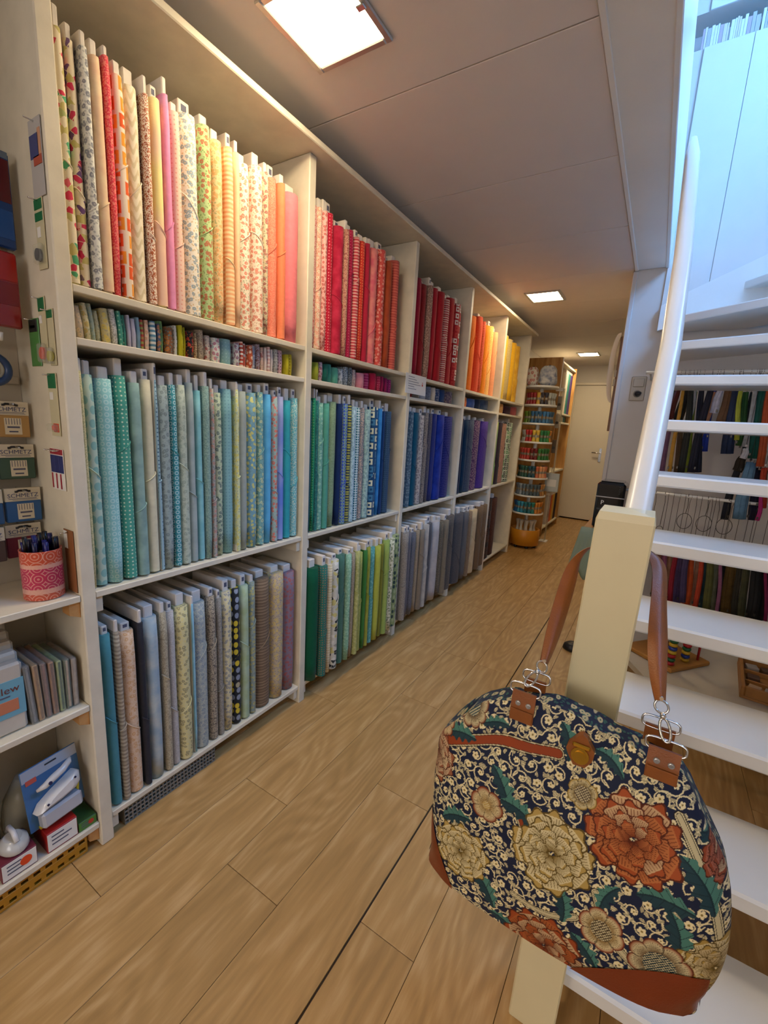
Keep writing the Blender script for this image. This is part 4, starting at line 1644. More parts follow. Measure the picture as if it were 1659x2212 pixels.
def daisy(c, r, n, edge, mid, eye, rot=0.0, core=.45):
    """big flower with striped petals and a seeded eye"""
    idx = near(c, r * 1.1)
    q = P2[idx] - c
    a = np.arctan2(q[:, 1], q[:, 0]) + rot
    d = np.hypot(q[:, 0], q[:, 1]) / r
    lim = .80 + .20 * np.sqrt(np.abs(np.cos(a * n / 2)))
    ins = d < lim
    f = np.clip((d / lim - core) / (1 - core), 0, 1)[:, None]
    col = mid * (1 - f) + CREAM * f
    ed = np.clip((f - .62) / .3, 0, 1)
    col = col * (1 - ed) + edge * ed
    line = (np.abs(np.sin(a * n * 4.5)) < .22)[:, None] & (f < .72) & (f > .05)
    col = np.where(line, mid * .5 + rgb('241c14') * .5, col)
    gap = (np.abs(np.cos(a * n / 2)) < .10)[:, None]
    col = np.where(gap, col * .35, col)
    inner = (d < core)[:, None]
    dots = (np.sin(q[:, 0] * 1500) * np.sin(q[:, 1] * 1500) > .15)[:, None]
    col = np.where(inner, np.where(dots, CREAM * .75, eye), col)
    img[idx[ins]] = col[ins]
    rim = ins & (d > lim - .045)
    img[idx[rim]] = edge * .45


def peony(c, r, base, tip, layers=4, rot=0.0):
    for L_ in range(layers):
        rr = r * (1 - .2 * L_)
        n = 9 - L_
        for k in range(n):
            a = rot + 2 * PI * (k + .5 * (L_ % 2)) / n + rb.uniform(-.12, .12)
            pr_ = rr * .36 * rb.uniform(.9, 1.15)
            pc = np.array([c[0] + (rr - pr_) * math.cos(a), c[1] + (rr - pr_) * math.sin(a)])
            idx = near(pc, pr_ * 1.5)
            q = P2[idx] - pc
            lx = q[:, 0] * math.cos(a) + q[:, 1] * math.sin(a)
            ly = -q[:, 0] * math.sin(a) + q[:, 1] * math.cos(a)
            wob = 1 + .10 * np.sin(np.arctan2(ly, lx) * 7 + k)
            e = np.hypot(lx / 1.25, ly / .95) / pr_ / wob
            ins = e < 1
            f = np.clip(lx / (pr_ * 2.4) + .5, 0, 1)[:, None]
            tp_ = (tip * .45 + CREAM * .55) if rb.rand() < .4 else tip
            col = base * .45 * (1 - f) + tp_ * f
            col = np.where((f > .84), base * .85 + tip * .15, col)
            st_ = (np.abs(np.sin(ly / pr_ * 15)) < .3)[:, None] & (f > .22) & (f < .80)
            col = np.where(st_, base * .42, col)
            col = np.where((e > .9)[:, None], base * .28, col)
            img[idx[ins]] = col[ins]


def leaf(c, ln, wd, ang, col, col2):
    idx = near(c, ln * .6)
    q = P2[idx] - c
    lx = (q[:, 0] * math.cos(ang) + q[:, 1] * math.sin(ang)) / (ln / 2)
    ly = (-q[:, 0] * math.sin(ang) + q[:, 1] * math.cos(ang)) + .12 * ln * (lx**2 - .4)
    wv = wd * np.clip(1 - lx**2, 0, 1) ** .8 * (1 + .28 * np.sin(lx * 15))
    ins = (np.abs(ly) < wv) & (np.abs(lx) < 1)
    col_ = np.where((ly > 0)[:, None], col, col2)
    vein = (np.abs(ly) < .0011) | (np.abs(np.sin((lx * 9 + np.abs(ly) / wd * 2.5))) < .12)
    col_ = np.where(vein[:, None], col2 * .6, col_)
    img[idx[ins]] = col_[ins]


# scrolling tendrils with little blossoms all over the ground
cells = []
for gy in range(19):
    for gx in range(21):
        cells.append((-.285 + .0235 * (gx + .5 * (gy % 2)) + rb.uniform(-.004, .004), .425 + .0225 * gy + rb.uniform(-.004, .004)))
for (cx_, cz_) in cells:
    a0, sg = rb.uniform(0, 2 * PI), rb.choice([-1, 1])
    pts = []
    for i in range(15):
        th = a0 + sg * i * .42
        r_ = .0026 + .00074 * i
        pts.append((cx_ + r_ * math.cos(th), cz_ + r_ * math.sin(th)))
    pts.append((pts[-1][0] + rb.uniform(-.01, .01), pts[-1][1] + rb.uniform(-.01, .01)))
    stroke(pts, .00085, CREAM * .95)
    kind_ = rb.rand()
    blossom(np.array((cx_, cz_)), .0062 if kind_ < .55 else .0045, 5, rb.uniform(0, 3), CREAM, rgb('8c7434'))
    for j in range(4):
        th = rb.uniform(0, 2 * PI)
        pc = np.array((cx_ + .012 * math.cos(th), cz_ + .012 * math.sin(th)))
        leaf(pc, .0085, .0021, th + rb.uniform(-.6, .6), CREAM * .95, CREAM * .85)
# stems
for (p0, p1, bend, wd_, cc) in (((-.255, .70), (-.06, .768), .016, .0062, RUST * .85), ((-.14, .70), (-.075, .60), .012, .0028, RUST * .8), ((.02, .60), (.09, .52), -.012, .003, CREAM * .7),
                                ((.10, .75), (.17, .60), .01, .003, CREAM * .7), ((-.09, .53), (.0, .55), -.012, .0026, CREAM * .7), ((-.21, .60), (-.17, .50), .01, .0026, CREAM * .7)):
    pts = []
    for i in range(14):
        t_ = i / 13
        nx, nz = -(p1[1] - p0[1]), p1[0] - p0[0]
        ll = math.hypot(nx, nz)
        pts.append((p0[0] + (p1[0] - p0[0]) * t_ + nx / ll * bend * math.sin(PI * t_), p0[1] + (p1[1] - p0[1]) * t_ + nz / ll * bend * math.sin(PI * t_)))
    stroke(pts, wd_ + .0035, rgb('1c1410'))
    stroke(pts, wd_ + .0022, CREAM * .8)
    stroke(pts, wd_ + .0008, rgb('1c1410'))
    stroke(pts, wd_, cc)
# green acanthus-like leaves
for (x_, z_, l_, a_) in ((-.215, .735, .06, .3), (-.13, .69, .07, -1.0), (-.10, .665, .065, -.4), (-.20, .60, .06, .5), (-.135, .505, .07, -.9), (-.02, .56, .06, -1.3), (.035, .60, .055, 1.2),
                         (.10, .64, .07, .2), (.135, .68, .08, -.9), (.155, .72, .07, -.7), (.02, .505, .06, -.8), (.08, .475, .05, .4), (-.05, .79, .055, -1.2), (.01, .785, .05, -.5),
                         (-.16, .775, .045, .2), (.12, .60, .075, -1.35), (-.235, .66, .05, 1.0), (.045, .455, .05, .7), (-.10, .46, .05, -.3), (.165, .50, .05, 1.1)):
    leaf(np.array((x_, z_)), l_, l_ * .19, a_, GREEN, TEAL)
# large blooms
peony((-.262, .675), .042, RUST * .75, rgb('d8b890'), 3, .3)
peony((-.045, .628), .056, GOLD, CREAM, 4, .2)
peony((-.182, .545), .046, GOLD, CREAM, 4, .9)
peony((.052, .700), .058, RUST, rgb('c87840'), 4, .5)
peony((.168, .570), .044, GOLD * .9, rgb('c8b488'), 4, .1)
peony((-.035, .462), .058, RUST * .9, rgb('b0602c'), 4, .7)
peony((.165, .715), .032, RUST * .7, rgb('b06850'), 3, .2)
daisy((.035, .552), .031, 6, RUST * .8, rgb('8c6c34'), rgb('4c3c24'), .2)
daisy((.108, .545), .040, 8, RUST * .7, rgb('6c5434'), TEAL * .6, .4, .5)
daisy((-.150, .652), .028, 6, RUST * .7, rgb('9c7c44'), rgb('b89850'), .1, .22)
daisy((-.205, .782), .030, 9, RUST * .5, rgb('5c4428'), TEAL, .3, .45)
daisy((-.018, .728), .022, 6, GOLD, rgb('7c6430'), rgb('5c4c38'), .5, .5)
daisy((-.255, .735), .026, 8, RUST * .6, rgb('a87850'), RUST * .6, .5, .3)

me = bpy.data.meshes.new('body_front')
vs = np.stack([X.ravel() - B0.x, Y.ravel() - B0.y, Z.ravel() - B0.z], 1)
ii = np.arange(NU * NV).reshape(NV, NU)
q4 = np.stack([ii[:-1, :-1], ii[:-1, 1:], ii[1:, 1:], ii[1:, :-1]], -1).reshape(-1, 4)
me.vertices.add(len(vs))
me.vertices.foreach_set('co', vs.ravel())
me.loops.add(q4.size)
me.loops.foreach_set('vertex_index', q4.ravel().astype(np.int32))
me.polygons.add(len(q4))
me.polygons.foreach_set('loop_start', np.arange(0, q4.size, 4, dtype=np.int32))
me.polygons.foreach_set('use_smooth', np.ones(len(q4), bool))
me.update(calc_edges=True)
ca = me.color_attributes.new('print', 'FLOAT_COLOR', 'POINT')
ca.data.foreach_set('color', np.concatenate([img, np.ones((len(img), 1))], 1).astype(np.float32).ravel())
M_print = bpy.data.materials.new('floral_print_cloth')
M_print.use_nodes = True
_n = M_print.node_tree
_b = _n.nodes['Principled BSDF']
_b.inputs['Roughness'].default_value = .7
_b.inputs['Specular IOR Level'].default_value = .3
_a = _n.nodes.new('ShaderNodeVertexColor')
_a.layer_name = 'print'
_n.links.new(_a.outputs[0], _b.inputs['Base Color'])
me.materials.append(M_print)
o = bpy.data.objects.new('front_panel', me)
COL.objects.link(o)
o.parent = bag
# back, gussets and base in the dark ground colour of the print
M_navy = fabric('floral', ['18213a', 'c8b888', '3c6c58'], 4)
mb = MB()
us_, vs_ = np.linspace(-1, 1, 31), np.linspace(0, 1, 25)


def loc_(p):
    return (p[0] - B0.x, p[1] - B0.y, p[2] - B0.z)


def sp_(u, v, side, off=0.0):
    return loc_([float(a_) for a_ in bag_pt(np.float64(u), np.float64(v), side, off)])


mb.grid([[sp_(u, v, 1) for u in us_] for v in vs_], True, [[(u * .2, v * .4) for u in us_] for v in vs_])
mb.grid([[sp_(s_, v, -1) for v in vs_] for s_ in (-1,)] + [[sp_(-1, v, 1) for v in vs_]], True, [[(0, v * .4) for v in vs_], [(.05, v * .4) for v in vs_]])
mb.grid([[sp_(1, v, -1) for v in vs_], [sp_(1, v, 1) for v in vs_]], True, [[(0, v * .4) for v in vs_], [(.05, v * .4) for v in vs_]])
mb.grid([[sp_(u, 1, -1) for u in us_], [sp_(u, 1, 1) for u in us_]], True, [[(u * .2, 0) for u in us_], [(u * .2, .03) for u in us_]])
mb.build('back_panel', M_navy, bag)
mb = MB()
mb.grid([[sp_(u, 0, -1) for u in us_], [sp_(u, 0, 1) for u in us_]], True)
mb.build('base', M_rust, bag)


def corner(a, b_, c, side, bul=(0, 0)):
    """leather patch over one lower corner: triangle in the panel's own (u, v)"""
    m_ = MB()
    n = 12
    g = []
    for i in range(n + 1):
        row_ = []
        for j in range(n + 1):
            s_, t_ = i / n, j / n
            p = [a[k] * (1 - s_) + (b_[k] * (1 - t_) + c[k] * t_ + bul[k] * t_ * (1 - t_)) * s_ for k in (0, 1)]
            row_.append(sp_(p[0], p[1], side, .0022))
        g.append(row_)
    m_.grid(g, True)
    m_.build('leather_corner', M_rust, bag)


for side in (-1, 1):
    corner((1, 0), (.24, 0), (1, .30), side, (-.25, .12))
    corner((-1, 0), (-.72, 0), (-1, .40), side)
for s_ in (-1, 1):          # the same leather wraps round the gusset
    v1 = .27 if s_ > 0 else .40
    vv = np.linspace(0, v1, 8)
    m_ = MB()
    ox = .0022 * s_
    g = []
    for k in range(4):
        t_ = k / 3
        rr_ = []
        for v in vv:
            a_, b_ = Vector(sp_(s_, v, -1, .0022)), Vector(sp_(s_, v, 1, .0022))
            p = a_.lerp(b_, t_)
            p.x += ox
            rr_.append(p)
        g.append(rr_)
    m_.grid(g, True)
    m_.build('leather_corner', M_rust, bag)


def front_y(x, z):
    d = (X - x) ** 2 + (Z - z) ** 2
    return float(Y.ravel()[np.argmin(d)])


# leather tabs with studs and wire loops
def tab(x0, x1, ztop, zbot, back=False):
    sgn = -1
    xm = (x0 + x1) / 2
    yb = front_y(xm, zbot) - .004 if not back else .716
    yt = min(front_y(xm, min(zbot + .03, .80)) - .004, .676) if not back else .712
    m_ = MB()
    sec = [(zbot, yb), ((zbot + ztop) / 2, (yb + yt) / 2 - .001), (ztop, yt)]
    g0, g1 = [], []
    for (z, y) in sec:
        g0.append([(x - B0.x, y - B0.y - .0022, z - B0.z) for x in (x0, xm, x1)])
        g1.append([(x - B0.x, y - B0.y + .0012, z - B0.z) for x in (x0, xm, x1)])
    n = 3
    m_.grid(g0, False)
    m_.grid([r[::-1] for r in g1], False)
    rim = [g0[0][0], g0[0][1], g0[0][2], g0[1][2], g0[2][2], g0[2][1], g0[2][0], g0[1][0]]
    rim2 = [g1[0][0], g1[0][1], g1[0][2], g1[1][2], g1[2][2], g1[2][1], g1[2][0], g1[1][0]]
    m_.grid([rim + rim[:1], rim2 + rim2[:1]], False)
    tb = m_.build('leather_tab', M_tan, bag)
    if not back:
        for fx in (.3, .74):
            p = (x0 + (x1 - x0) * fx - B0.x, 0, zbot + (ztop - zbot) * .62 - B0.z)
            yy = (yb + yt) / 2 - .0036 - B0.y
            MB().disc((p[0], yy + .001, p[2]), (0, -1, .2), .0042, 14, .0014).disc((p[0], yy - .0004, p[2]), (0, -1, .2), .0026, 12, .0013).build('stud', M_chrome, tb)
        # folded lower half, a shade proud of the upper
        MB().rbox(x0 - B0.x + .0008, x1 - B0.x - .0008, yb - B0.y - .004, yb - B0.y - .002, zbot - B0.z + .001, zbot + (ztop - zbot) * .42 - B0.z, .0008).build('tab_fold', M_tan, tb)
    # rounded rectangular wire loop through the top of the tab
    zc, w2, h2 = ztop + .004, (x1 - x0) / 2 + .005, .0085
    loop = []
    for k in range(24):
        a = 2 * PI * k / 24
        c, s_ = math.cos(a), math.sin(a)
        loop.append((xm - B0.x + w2 * math.copysign(abs(c) ** .45, c), yt - B0.y + .001 + .002 * s_, zc - B0.z + h2 * math.copysign(abs(s_) ** .55, s_)))
    MB().tube(loop, .0016, 7, closed=True).build('wire_loop', M_chrome, bag)
    return Vector((xm, yt, ztop + .012))


L1 = tab(-.141, -.104, .842, .792)
R1 = tab(.052, .091, .831, .787)
tab(-.132, -.098, .846, .80, True)
tab(.046, .084, .838, .80, True)


def clip(p, q):
    """swivel clip between bag loop p and strap end q"""
    p, q = Vector(p) - B0, Vector(q) - B0
    d = q - p
    sd = d.cross(Vector((0, 1, 0))).normalized()
    m_ = MB()
    lp = []
    for k in range(20):
        a = 2 * PI * k / 20
        lp.append(p + d * (.28 - .30 * math.cos(a)) + sd * .0062 * math.sin(a))
    m_.tube(lp, .0019, 6, closed=True)
    m_.build('clip_hook', M_chrome, bag)
    MB().tube([p + d * .55, p + d * .62, p + d * .70], [.0032, .0045, .003], 8).build('swivel', M_chrome, bag)
    lp = []
    for k in range(20):
        a = 2 * PI * k / 20
        lp.append(p + d * (.86 - .17 * math.cos(a)) + sd * .0085 * math.sin(a) + Vector((0, .002 * math.sin(a), 0)))
    MB().tube(lp, .0017, 6, closed=True).build('strap_ring', M_chrome, bag)


LS, RS = (-.104, .702, .884), (.058, .700, .884)
clip(L1, LS)
clip(R1, RS)
# strap: goes up either side of the post and over the handrail behind it
sp_path = [LS, (-.103, .735, .906), (-.102, .77, .938), (-.101, .82, .978), (-.100, .868, 1.012), (-.090, .908, 1.038), (-.062, .922, 1.052), (-.040, .923, 1.058), (-.027, .923, 1.060),
           (-.012, .923, 1.058), (.012, .922, 1.052), (.036, .908, 1.040), (.041, .860, 1.006), (.045, .79, .95), (.050, .735, .912), RS]
wdir = [Vector((.8, .35, -.45))] * 3 + [Vector((.75, .6, -.2))] + [Vector((.55, .85, .0))] + [Vector((.2, .95, .2))] + [Vector((0, .95, .1))] * 5 + [Vector((-.1, .8, .5))] + [Vector((.3, .85, .2))] + [Vector((.75, .5, .2))] + [Vector((.95, .2, .1))] * 2
wid = [.007, .012, .0150, .0155] + [.0155] * 8 + [.0155, .0155, .013, .007]
g = []
for i, p in enumerate(sp_path):
    p = Vector(p)
    tg = (Vector(sp_path[min(i + 1, len(sp_path) - 1)]) - Vector(sp_path[max(i - 1, 0)])).normalized()
    wv = wdir[i]
    wv = (wv - tg * wv.dot(tg)).normalized()
    nn = tg.cross(wv)
    if nn.y > 0:
        nn = -nn
    w_ = wid[i]
    cr = .004
    th = .0016
    prof_ = [(-1, -cr), (-.5, 0), (0, cr * .7), (.5, 0), (1, -cr)]
    rr_ = [p + wv * (w_ * a_) + nn * (b_ + th) - B0 for a_, b_ in prof_] + [p + wv * (w_ * a_) + nn * (b_ - th) - B0 for a_, b_ in prof_[::-1]]
    g.append(rr_ + rr_[:1])
sm_ = MB()
sm_.grid(g, True)
so = sm_.build('strap', M_tan, bag)
sd_ = so.modifiers.new('soft', 'SUBSURF')
sd_.levels = 2
sd_.render_levels = 2
for e_ in (LS, RS):
    q = Vector(e_) - B0
    MB().disc((q.x, q.y - .006, q.z + .008), (0, -1, 0), .0028, 12, .002).build('strap_rivet', M_chrome, bag)

# clasp: leather shield and brass lock
cxz = (-.030, .785)
fy = front_y(*cxz) - B0.y
lx_, lz_ = cxz[0] - B0.x, cxz[1] - B0.z
sh = []
for k in range(20):
    a = 2 * PI * k / 20
    r_ = 1 + .10 * math.cos(4 * a)
    sh.append((lx_ + .0185 * r_ * math.cos(a) * (1.0 if math.sin(a) > 0 else .9), lz_ + .028 * r_ * math.sin(a)))
MB().prism(sh, 1, fy - .0065, fy + .004).build('clasp_patch', M_tan, bag)
lk = MB()
lk.disc((lx_, fy - .0066, lz_ - .003), (0, -1, .15), .0125, 20, .004)
lk.build('clasp_lock', M_brass, bag)
MB().disc((lx_, fy - .0105, lz_ - .004), (0, -1, .15), .0088, 18, .0025).build('clasp_button', M_brass, bag)
MB().rbox(lx_ - .0125, lx_ + .0125, fy - .0105, fy - .0066, lz_ + .009, lz_ + .016, .002).build('clasp_hinge', M_brass, bag)

# ------------------------------------------------------------------ rails with zip bundles on the wall behind the stairs
for z, lab in ((1.625, 'upper white rail on the wall behind the stairs, hung with zips'), (.958, 'lower white rail behind the stairs, hung with zips on wire loops')):
    t = thing('hanging_rail', lab, 'rail', (0, 2.95, z), group='zip rails behind the stairs')
    MB().tube([(-.12, 0, 0), (1.04, 0, -.0)], .0085, 10).build('bar', M_white, t)
    for x in (-.10, .98):
        MB().tube([(x, 0, 0), (x, .2, 0), (x, .309, 0)], .006, 8).build('bracket', M_white, t)
ZIP = [
    (0.015, 1.512, 0.004, 1.355, 0.037, 2.9, '4a4a1c'),
    (0.047, 1.518, 0.04, 1.358, 0.021, 2.96, '5c2018'),
    (0.082, 1.521, 0.07, 1.358, 0.037, 2.99, '14161c'),
    (0.119, 1.516, 0.111, 1.354, 0.035, 2.93, 'b8b8b8'),
    (0.151, 1.519, 0.204, 1.095, 0.03, 2.96, '141c34'),
    (0.185, 1.513, 0.169, 1.095, 0.034, 2.9, '10142c'),
    (0.233, 1.517, 0.217, 1.413, 0.034, 2.93, 'c8c8dc'),
    (0.219, 1.444, 0.187, 1.276, 0.025, 2.99, 'b08068'),
    (0.275, 1.52, 0.272, 1.363, 0.053, 2.96, '6c4c34'),
    (0.304, 1.523, 0.33, 1.224, 0.024, 2.99, '1c1c20'),
    (0.312, 1.515, 0.335, 1.279, 0.021, 2.9, 'b0b83c'),
    (0.346, 1.521, 0.359, 1.251, 0.03, 2.96, '2c5c28'),
    (0.368, 1.524, 0.386, 1.228, 0.014, 2.99, '283038'),
    (0.377, 1.518, 0.38, 1.247, 0.023, 2.93, 'a8acb0'),
    (0.411, 1.521, 0.431, 1.19, 0.054, 2.96, '0f5c50'),
    (0.428, 1.471, 0.451, 1.153, 0.031, 2.9, 'b84c20'),
    (-0.015, 1.391, 0.001, 1.067, 0.033, 2.96, 'c8b8a0'),
    (0.024, 1.395, 0.035, 1.067, 0.041, 3.02, '805878'),
    (0.065, 1.391, 0.076, 1.085, 0.018, 2.9, 'b8882c'),
    (0.088, 1.397, 0.107, 1.081, 0.026, 3.02, '54402c'),
    (0.104, 1.373, 0.129, 1.092, 0.031, 2.87, '181c18'),
    (0.131, 1.379, 0.151, 1.088, 0.021, 2.99, '788c2c'),
    (0.208, 1.34, 0.218, 1.209, 0.03, 3.02, '1c3cac'),
    (0.298, 1.36, 0.315, 1.206, 0.052, 2.93, '14284c'),
    (0.472, 1.235, 0.475, 1.133, 0.027, 2.99, 'c8b0a4'),
    (0.382, 1.241, 0.381, 1.188, 0.027, 2.9, 'd0d0d4'),
    (0.396, 1.192, 0.379, 1.116, 0.043, 3.02, '30281c'),
    (0.387, 1.164, 0.372, 0.842, 0.034, 3.05, '161c2c'),
    (0.416, 1.172, 0.42, 0.871, 0.054, 2.93, '5c84a4'),
    (0.467, 1.143, 0.491, 0.863, 0.037, 3.02, '1a1838'),
    (0.48, 1.149, 0.502, 0.942, 0.031, 2.93, 'b03418'),
    (0.488, 1.003, 0.491, 0.878, 0.018, 2.9, 'b0206c'),
]
LOW = [
    (0.092, 0.64, 0.108, 0.358, 0.038, 2.9, '7c4434'),
    (0.118, 0.638, 0.129, 0.346, 0.038, 2.93, '8c4c6c'),
    (0.149, 0.632, 0.163, 0.328, 0.038, 2.99, 'b88868'),
    (0.173, 0.649, 0.19, 0.346, 0.025, 2.93, '901028'),
    (0.202, 0.636, 0.226, 0.318, 0.05, 3.02, '544474'),
    (0.224, 0.667, 0.244, 0.362, 0.03, 2.9, '483c64'),
    (0.248, 0.665, 0.263, 0.349, 0.042, 2.93, 'c85018'),
    (0.287, 0.66, 0.309, 0.326, 0.036, 2.99, 'c08c70'),
    (0.294, 0.594, 0.312, 0.356, 0.024, 2.9, 'b83c1c'),
    (0.31, 0.676, 0.339, 0.346, 0.035, 2.93, '20424c'),
    (0.323, 0.693, 0.36, 0.364, 0.034, 2.87, '585828'),
    (0.37, 0.668, 0.397, 0.326, 0.029, 2.99, '6c705c'),
    (0.394, 0.659, 0.423, 0.315, 0.034, 3.02, '181418'),
    (0.375, 0.658, 0.41, 0.352, 0.017, 2.9, '905878'),
    (0.439, 0.646, 0.465, 0.299, 0.063, 3.05, '705420'),
    (0.453, 0.676, 0.485, 0.351, 0.027, 2.9, '282418'),
    (0.494, 0.657, 0.53, 0.324, 0.032, 2.99, '4c4c30'),
    (0.515, 0.646, 0.552, 0.308, 0.016, 3.05, '5c8478'),
    (0.538, 0.67, 0.559, 0.346, 0.047, 2.93, '0c0c10'),
    (0.572, 0.658, 0.607, 0.331, 0.042, 2.99, '101014'),
    (0.564, 0.671, 0.613, 0.358, 0.015, 2.9, '7c1048'),
]
ZN = ['olive', 'dark maroon', 'near black', 'light grey', 'navy', 'ink blue', 'pale lilac', 'skin pink', 'mid brown', 'jet black', 'lime yellow', 'forest green', 'slate', 'silver grey', 'deep teal green', 'burnt orange',
      'cream beige', 'mauve', 'ochre', 'umber', 'black green', 'moss lime', 'royal blue', 'dark petrol blue', 'pale peach', 'white', 'khaki black', 'midnight', 'denim blue', 'dark violet', 'brick orange', 'hot magenta']
LN = ['chestnut', 'dusty rose', 'tan', 'crimson', 'purple', 'plum', 'bright orange', 'peach', 'red orange', 'dark teal', 'army green', 'grey green', 'black brown', 'orchid', 'golden brown', 'dark olive', 'olive grey', 'sea green', 'jet', 'coal', 'berry']
rz_ = random.Random(9)


def zip_bundle(d, nm, rail_z, which, fill_to):
    x0, z0, x1, z1, wd, y, c = d
    if z0 > fill_to[0]:
        z0 = fill_to[1] - rz_.uniform(0, .02)
    t = thing('zip_bundle', f'{nm} zip bundle hanging from the {which} rail behind the stairs', 'zip', (x0, y, z1), group=f'zips on the {which} rail')
    n = 7
    ph = rz_.uniform(0, 6)
    pts, rad = [], []
    for i in range(n):
        s = i / (n - 1)
        pts.append(((x1 - x0) * (1 - s) + .004 * math.sin(ph + 5 * s), .006 * math.sin(ph + 3 * s), (z0 - z1) * s))
        rad.append(wd * .5 * (1.06 - .25 * s ** 3))
    mm = mat('zip_' + c, c, .75, bump=.5, bscale=90, var=.25, vscale=40)
    MB().tube(pts, rad, 10, flat=.28).build('tape', mm, t)
    # second fold of the bundle in the same tape
    MB().tube([(p[0] + wd * .12, p[1] - wd * .12, p[2]) for p in pts], [r * .45 for r in rad], 8, flat=.5).build('fold', mm, t)
    MB().rbox(-.004, .004, -.006, .0, (z0 - z1) * .04, (z0 - z1) * .04 + .014, .001).build('slider', M_wire, t)
    # wire loop up to the rail
    top = rail_z - z1
    b = z0 - z1
    yo = 2.95 - y
    lw = rz_.uniform(-.0015, .0015)
    sg = 1 if yo >= 0 else -1
    MB().tube([(0, 0, b - .004), (lw, 0, b + (top - b) * .4), (lw * .5, 0, top - .035), (0, yo * .35, top - .022), (0, yo - sg * .0115, top - .002), (0, yo, top + .0108), (0, yo + sg * .0108, top - .002)], .0012, 6).build('wire_hook', M_wire, t)
    if b + .02 < top - .05:
        MB().disc((lw * .5, -.001, b + .012), (0, -1, .2), .006, 10, .002).build('ring_tag', rz_.choice([M_paper, M_dark, M_chrome, mat('tag_red', '6c2030', .5)]), t)


for d, nm in zip(ZIP, ZN):
    zip_bundle(d, nm, 1.625, 'upper', (1.33, 1.545))
for d, nm in zip(LOW, LN):
    zip_bundle(d, nm, .958, 'lower', (.5, .69))
# empty wire hangers on the lower rail
for k, x in enumerate((.03, .075, .185, .275, .365)):
    t = thing('wire_hanger', 'empty dark wire loop hanging on the lower rail', 'hanger', (x, 2.95, .958), group='empty wire loops')
    r = .035 if k > 1 else .018
    h = .13 if k > 1 else .20
    MB().tube([(0, -.0105, .002), (0, 0, .012), (.002, .0105, 0), (.006, 0, -.05), (.002, 0, -h + r)], .0016, 6).build('stem', M_wire, t)
    MB().tube([(.002 + r * math.sin(2 * PI * i / 18), .003 * math.cos(i), -h - .01 + r * math.cos(2 * PI * i / 18) * 1.25) for i in range(18)], .0016, 6, closed=True).build('loop', M_wire, t)

# ------------------------------------------------------------------ low table with wooden toys under the stairs
lt = thing('low_table', 'low pale table with toys standing behind the open treads', 'table', (.5, 2.5, 0))
M_pale = mat('pale_tabletop', 'c8bfae', .45, var=.06, vscale=9)
MB().prism([(-.34, -.42), (.5, -.42), (.5, .38), (-.47, .38), (-.47, -.18)], 2, .172, .2).build('tabletop', M_pale, lt)
for (x, y) in ((-.40, .30), (.44, .30), (.44, -.36), (-.28, -.34)):
    MB().rbox(x - .02, x + .02, y - .02, y + .02, 0, .1715, .003).build('leg', M_pale, lt)
ab = thing('bead_frame', 'wooden bead toy with red rods and coloured beads on the low table', 'toy', (.185, 2.475, .2005), rz=math.radians(52))
MB().rbox(-.135, .135, -.13, .13, 0, .022, .005).build('base', mat('toy_wood', 'b07a38', .45, var=.12, vscale=20), ab)
bc = [mat('bead_red', 'a81c24', .3), mat('bead_blue', '243c94', .3), mat('bead_green', '1c5c38', .3), mat('bead_yellow', 'c8a028', .3)]
for k, (x, y) in enumerate(((-.098, -.095), (.007, -.0905), (-.112, -.03), (.085, -.100), (-.02, .06))):
    rd = MB().tube([(x, y, .02), (x, y, .20)], .0055, 8).build('rod', bc[0], ab)
    if k == 3:
        continue
    bm = [MB().lathe([(.006, -.008), (.0165, -.0075), (.019, 0), (.0165, .0075), (.006, .008)], 0, 0, 12).mesh('bead', b_) for b_ in bc]
    for j in range(7):
        o = bpy.data.objects.new('bead', bm[(j * 2 + k * 3 + j // 3) % 4])
        COL.objects.link(o)
        o.parent = rd
        o.location = (x, y, .031 + j * .0185)
MB().tube([(.085, -.10, .2), (.05, -.095, .215), (.007, -.0905, .2)], .005, 8).build('top_rod', bc[0], ab)
tb = thing('toy_tray', 'wooden tray with small picture blocks on the low table', 'toy', (.67, 2.42, .2005), rz=-.1)
Mt = mat('tray_wood', 'a8743c', .5, var=.15, vscale=16)
MB().rbox(-.2, .2, -.185, .185, 0, .012, .002).build('bottom', Mt, tb)
for a in ((-.2, -.186, -.185, .185), (.186, .2, -.185, .185), (-.186, .186, -.185, -.171), (-.186, .186, .171, .185)):
    MB().rbox(a[0], a[1], a[2], a[3], .012, .055, .003).build('rim', Mt, tb)
for (a0, a1, b0, b1) in ((-.186, .186, -.06, -.052), (-.186, .186, .055, .063)):
    MB().rbox(a0, a1, b0, b1, .012, .035, .002).build('divider', Mt, tb)
Mbk = [mat('block_pale', 'b89878', .5), mat('block_dark', '5c4230', .5), mat('block_grey', 'a09a94', .5)]
for i in range(6):
    for j in range(3):
        if (i + 2 * j) % 4 == 3:
            continue
        t = tag(MB().rbox(-.022, .022, -.022, .022, 0, .022, .002).build('toy_block', Mbk[(i * 2 + j) % 3]),
                f"{['pale', 'dark brown', 'grey'][(i * 2 + j) % 3]} picture block lying in the wooden toy tray", 'block', 'picture blocks in the tray')
        v = Matrix.Rotation(-.1, 4, 'Z') @ Vector((-.15 + i * .055, -.115 + j * .115, 0))
        t.location = (.67 + v.x, 2.42 + v.y, .2135)
        t.rotation_euler = (0, 0, -.1 + .2 * ((i * 3 + j) % 3 - 1))

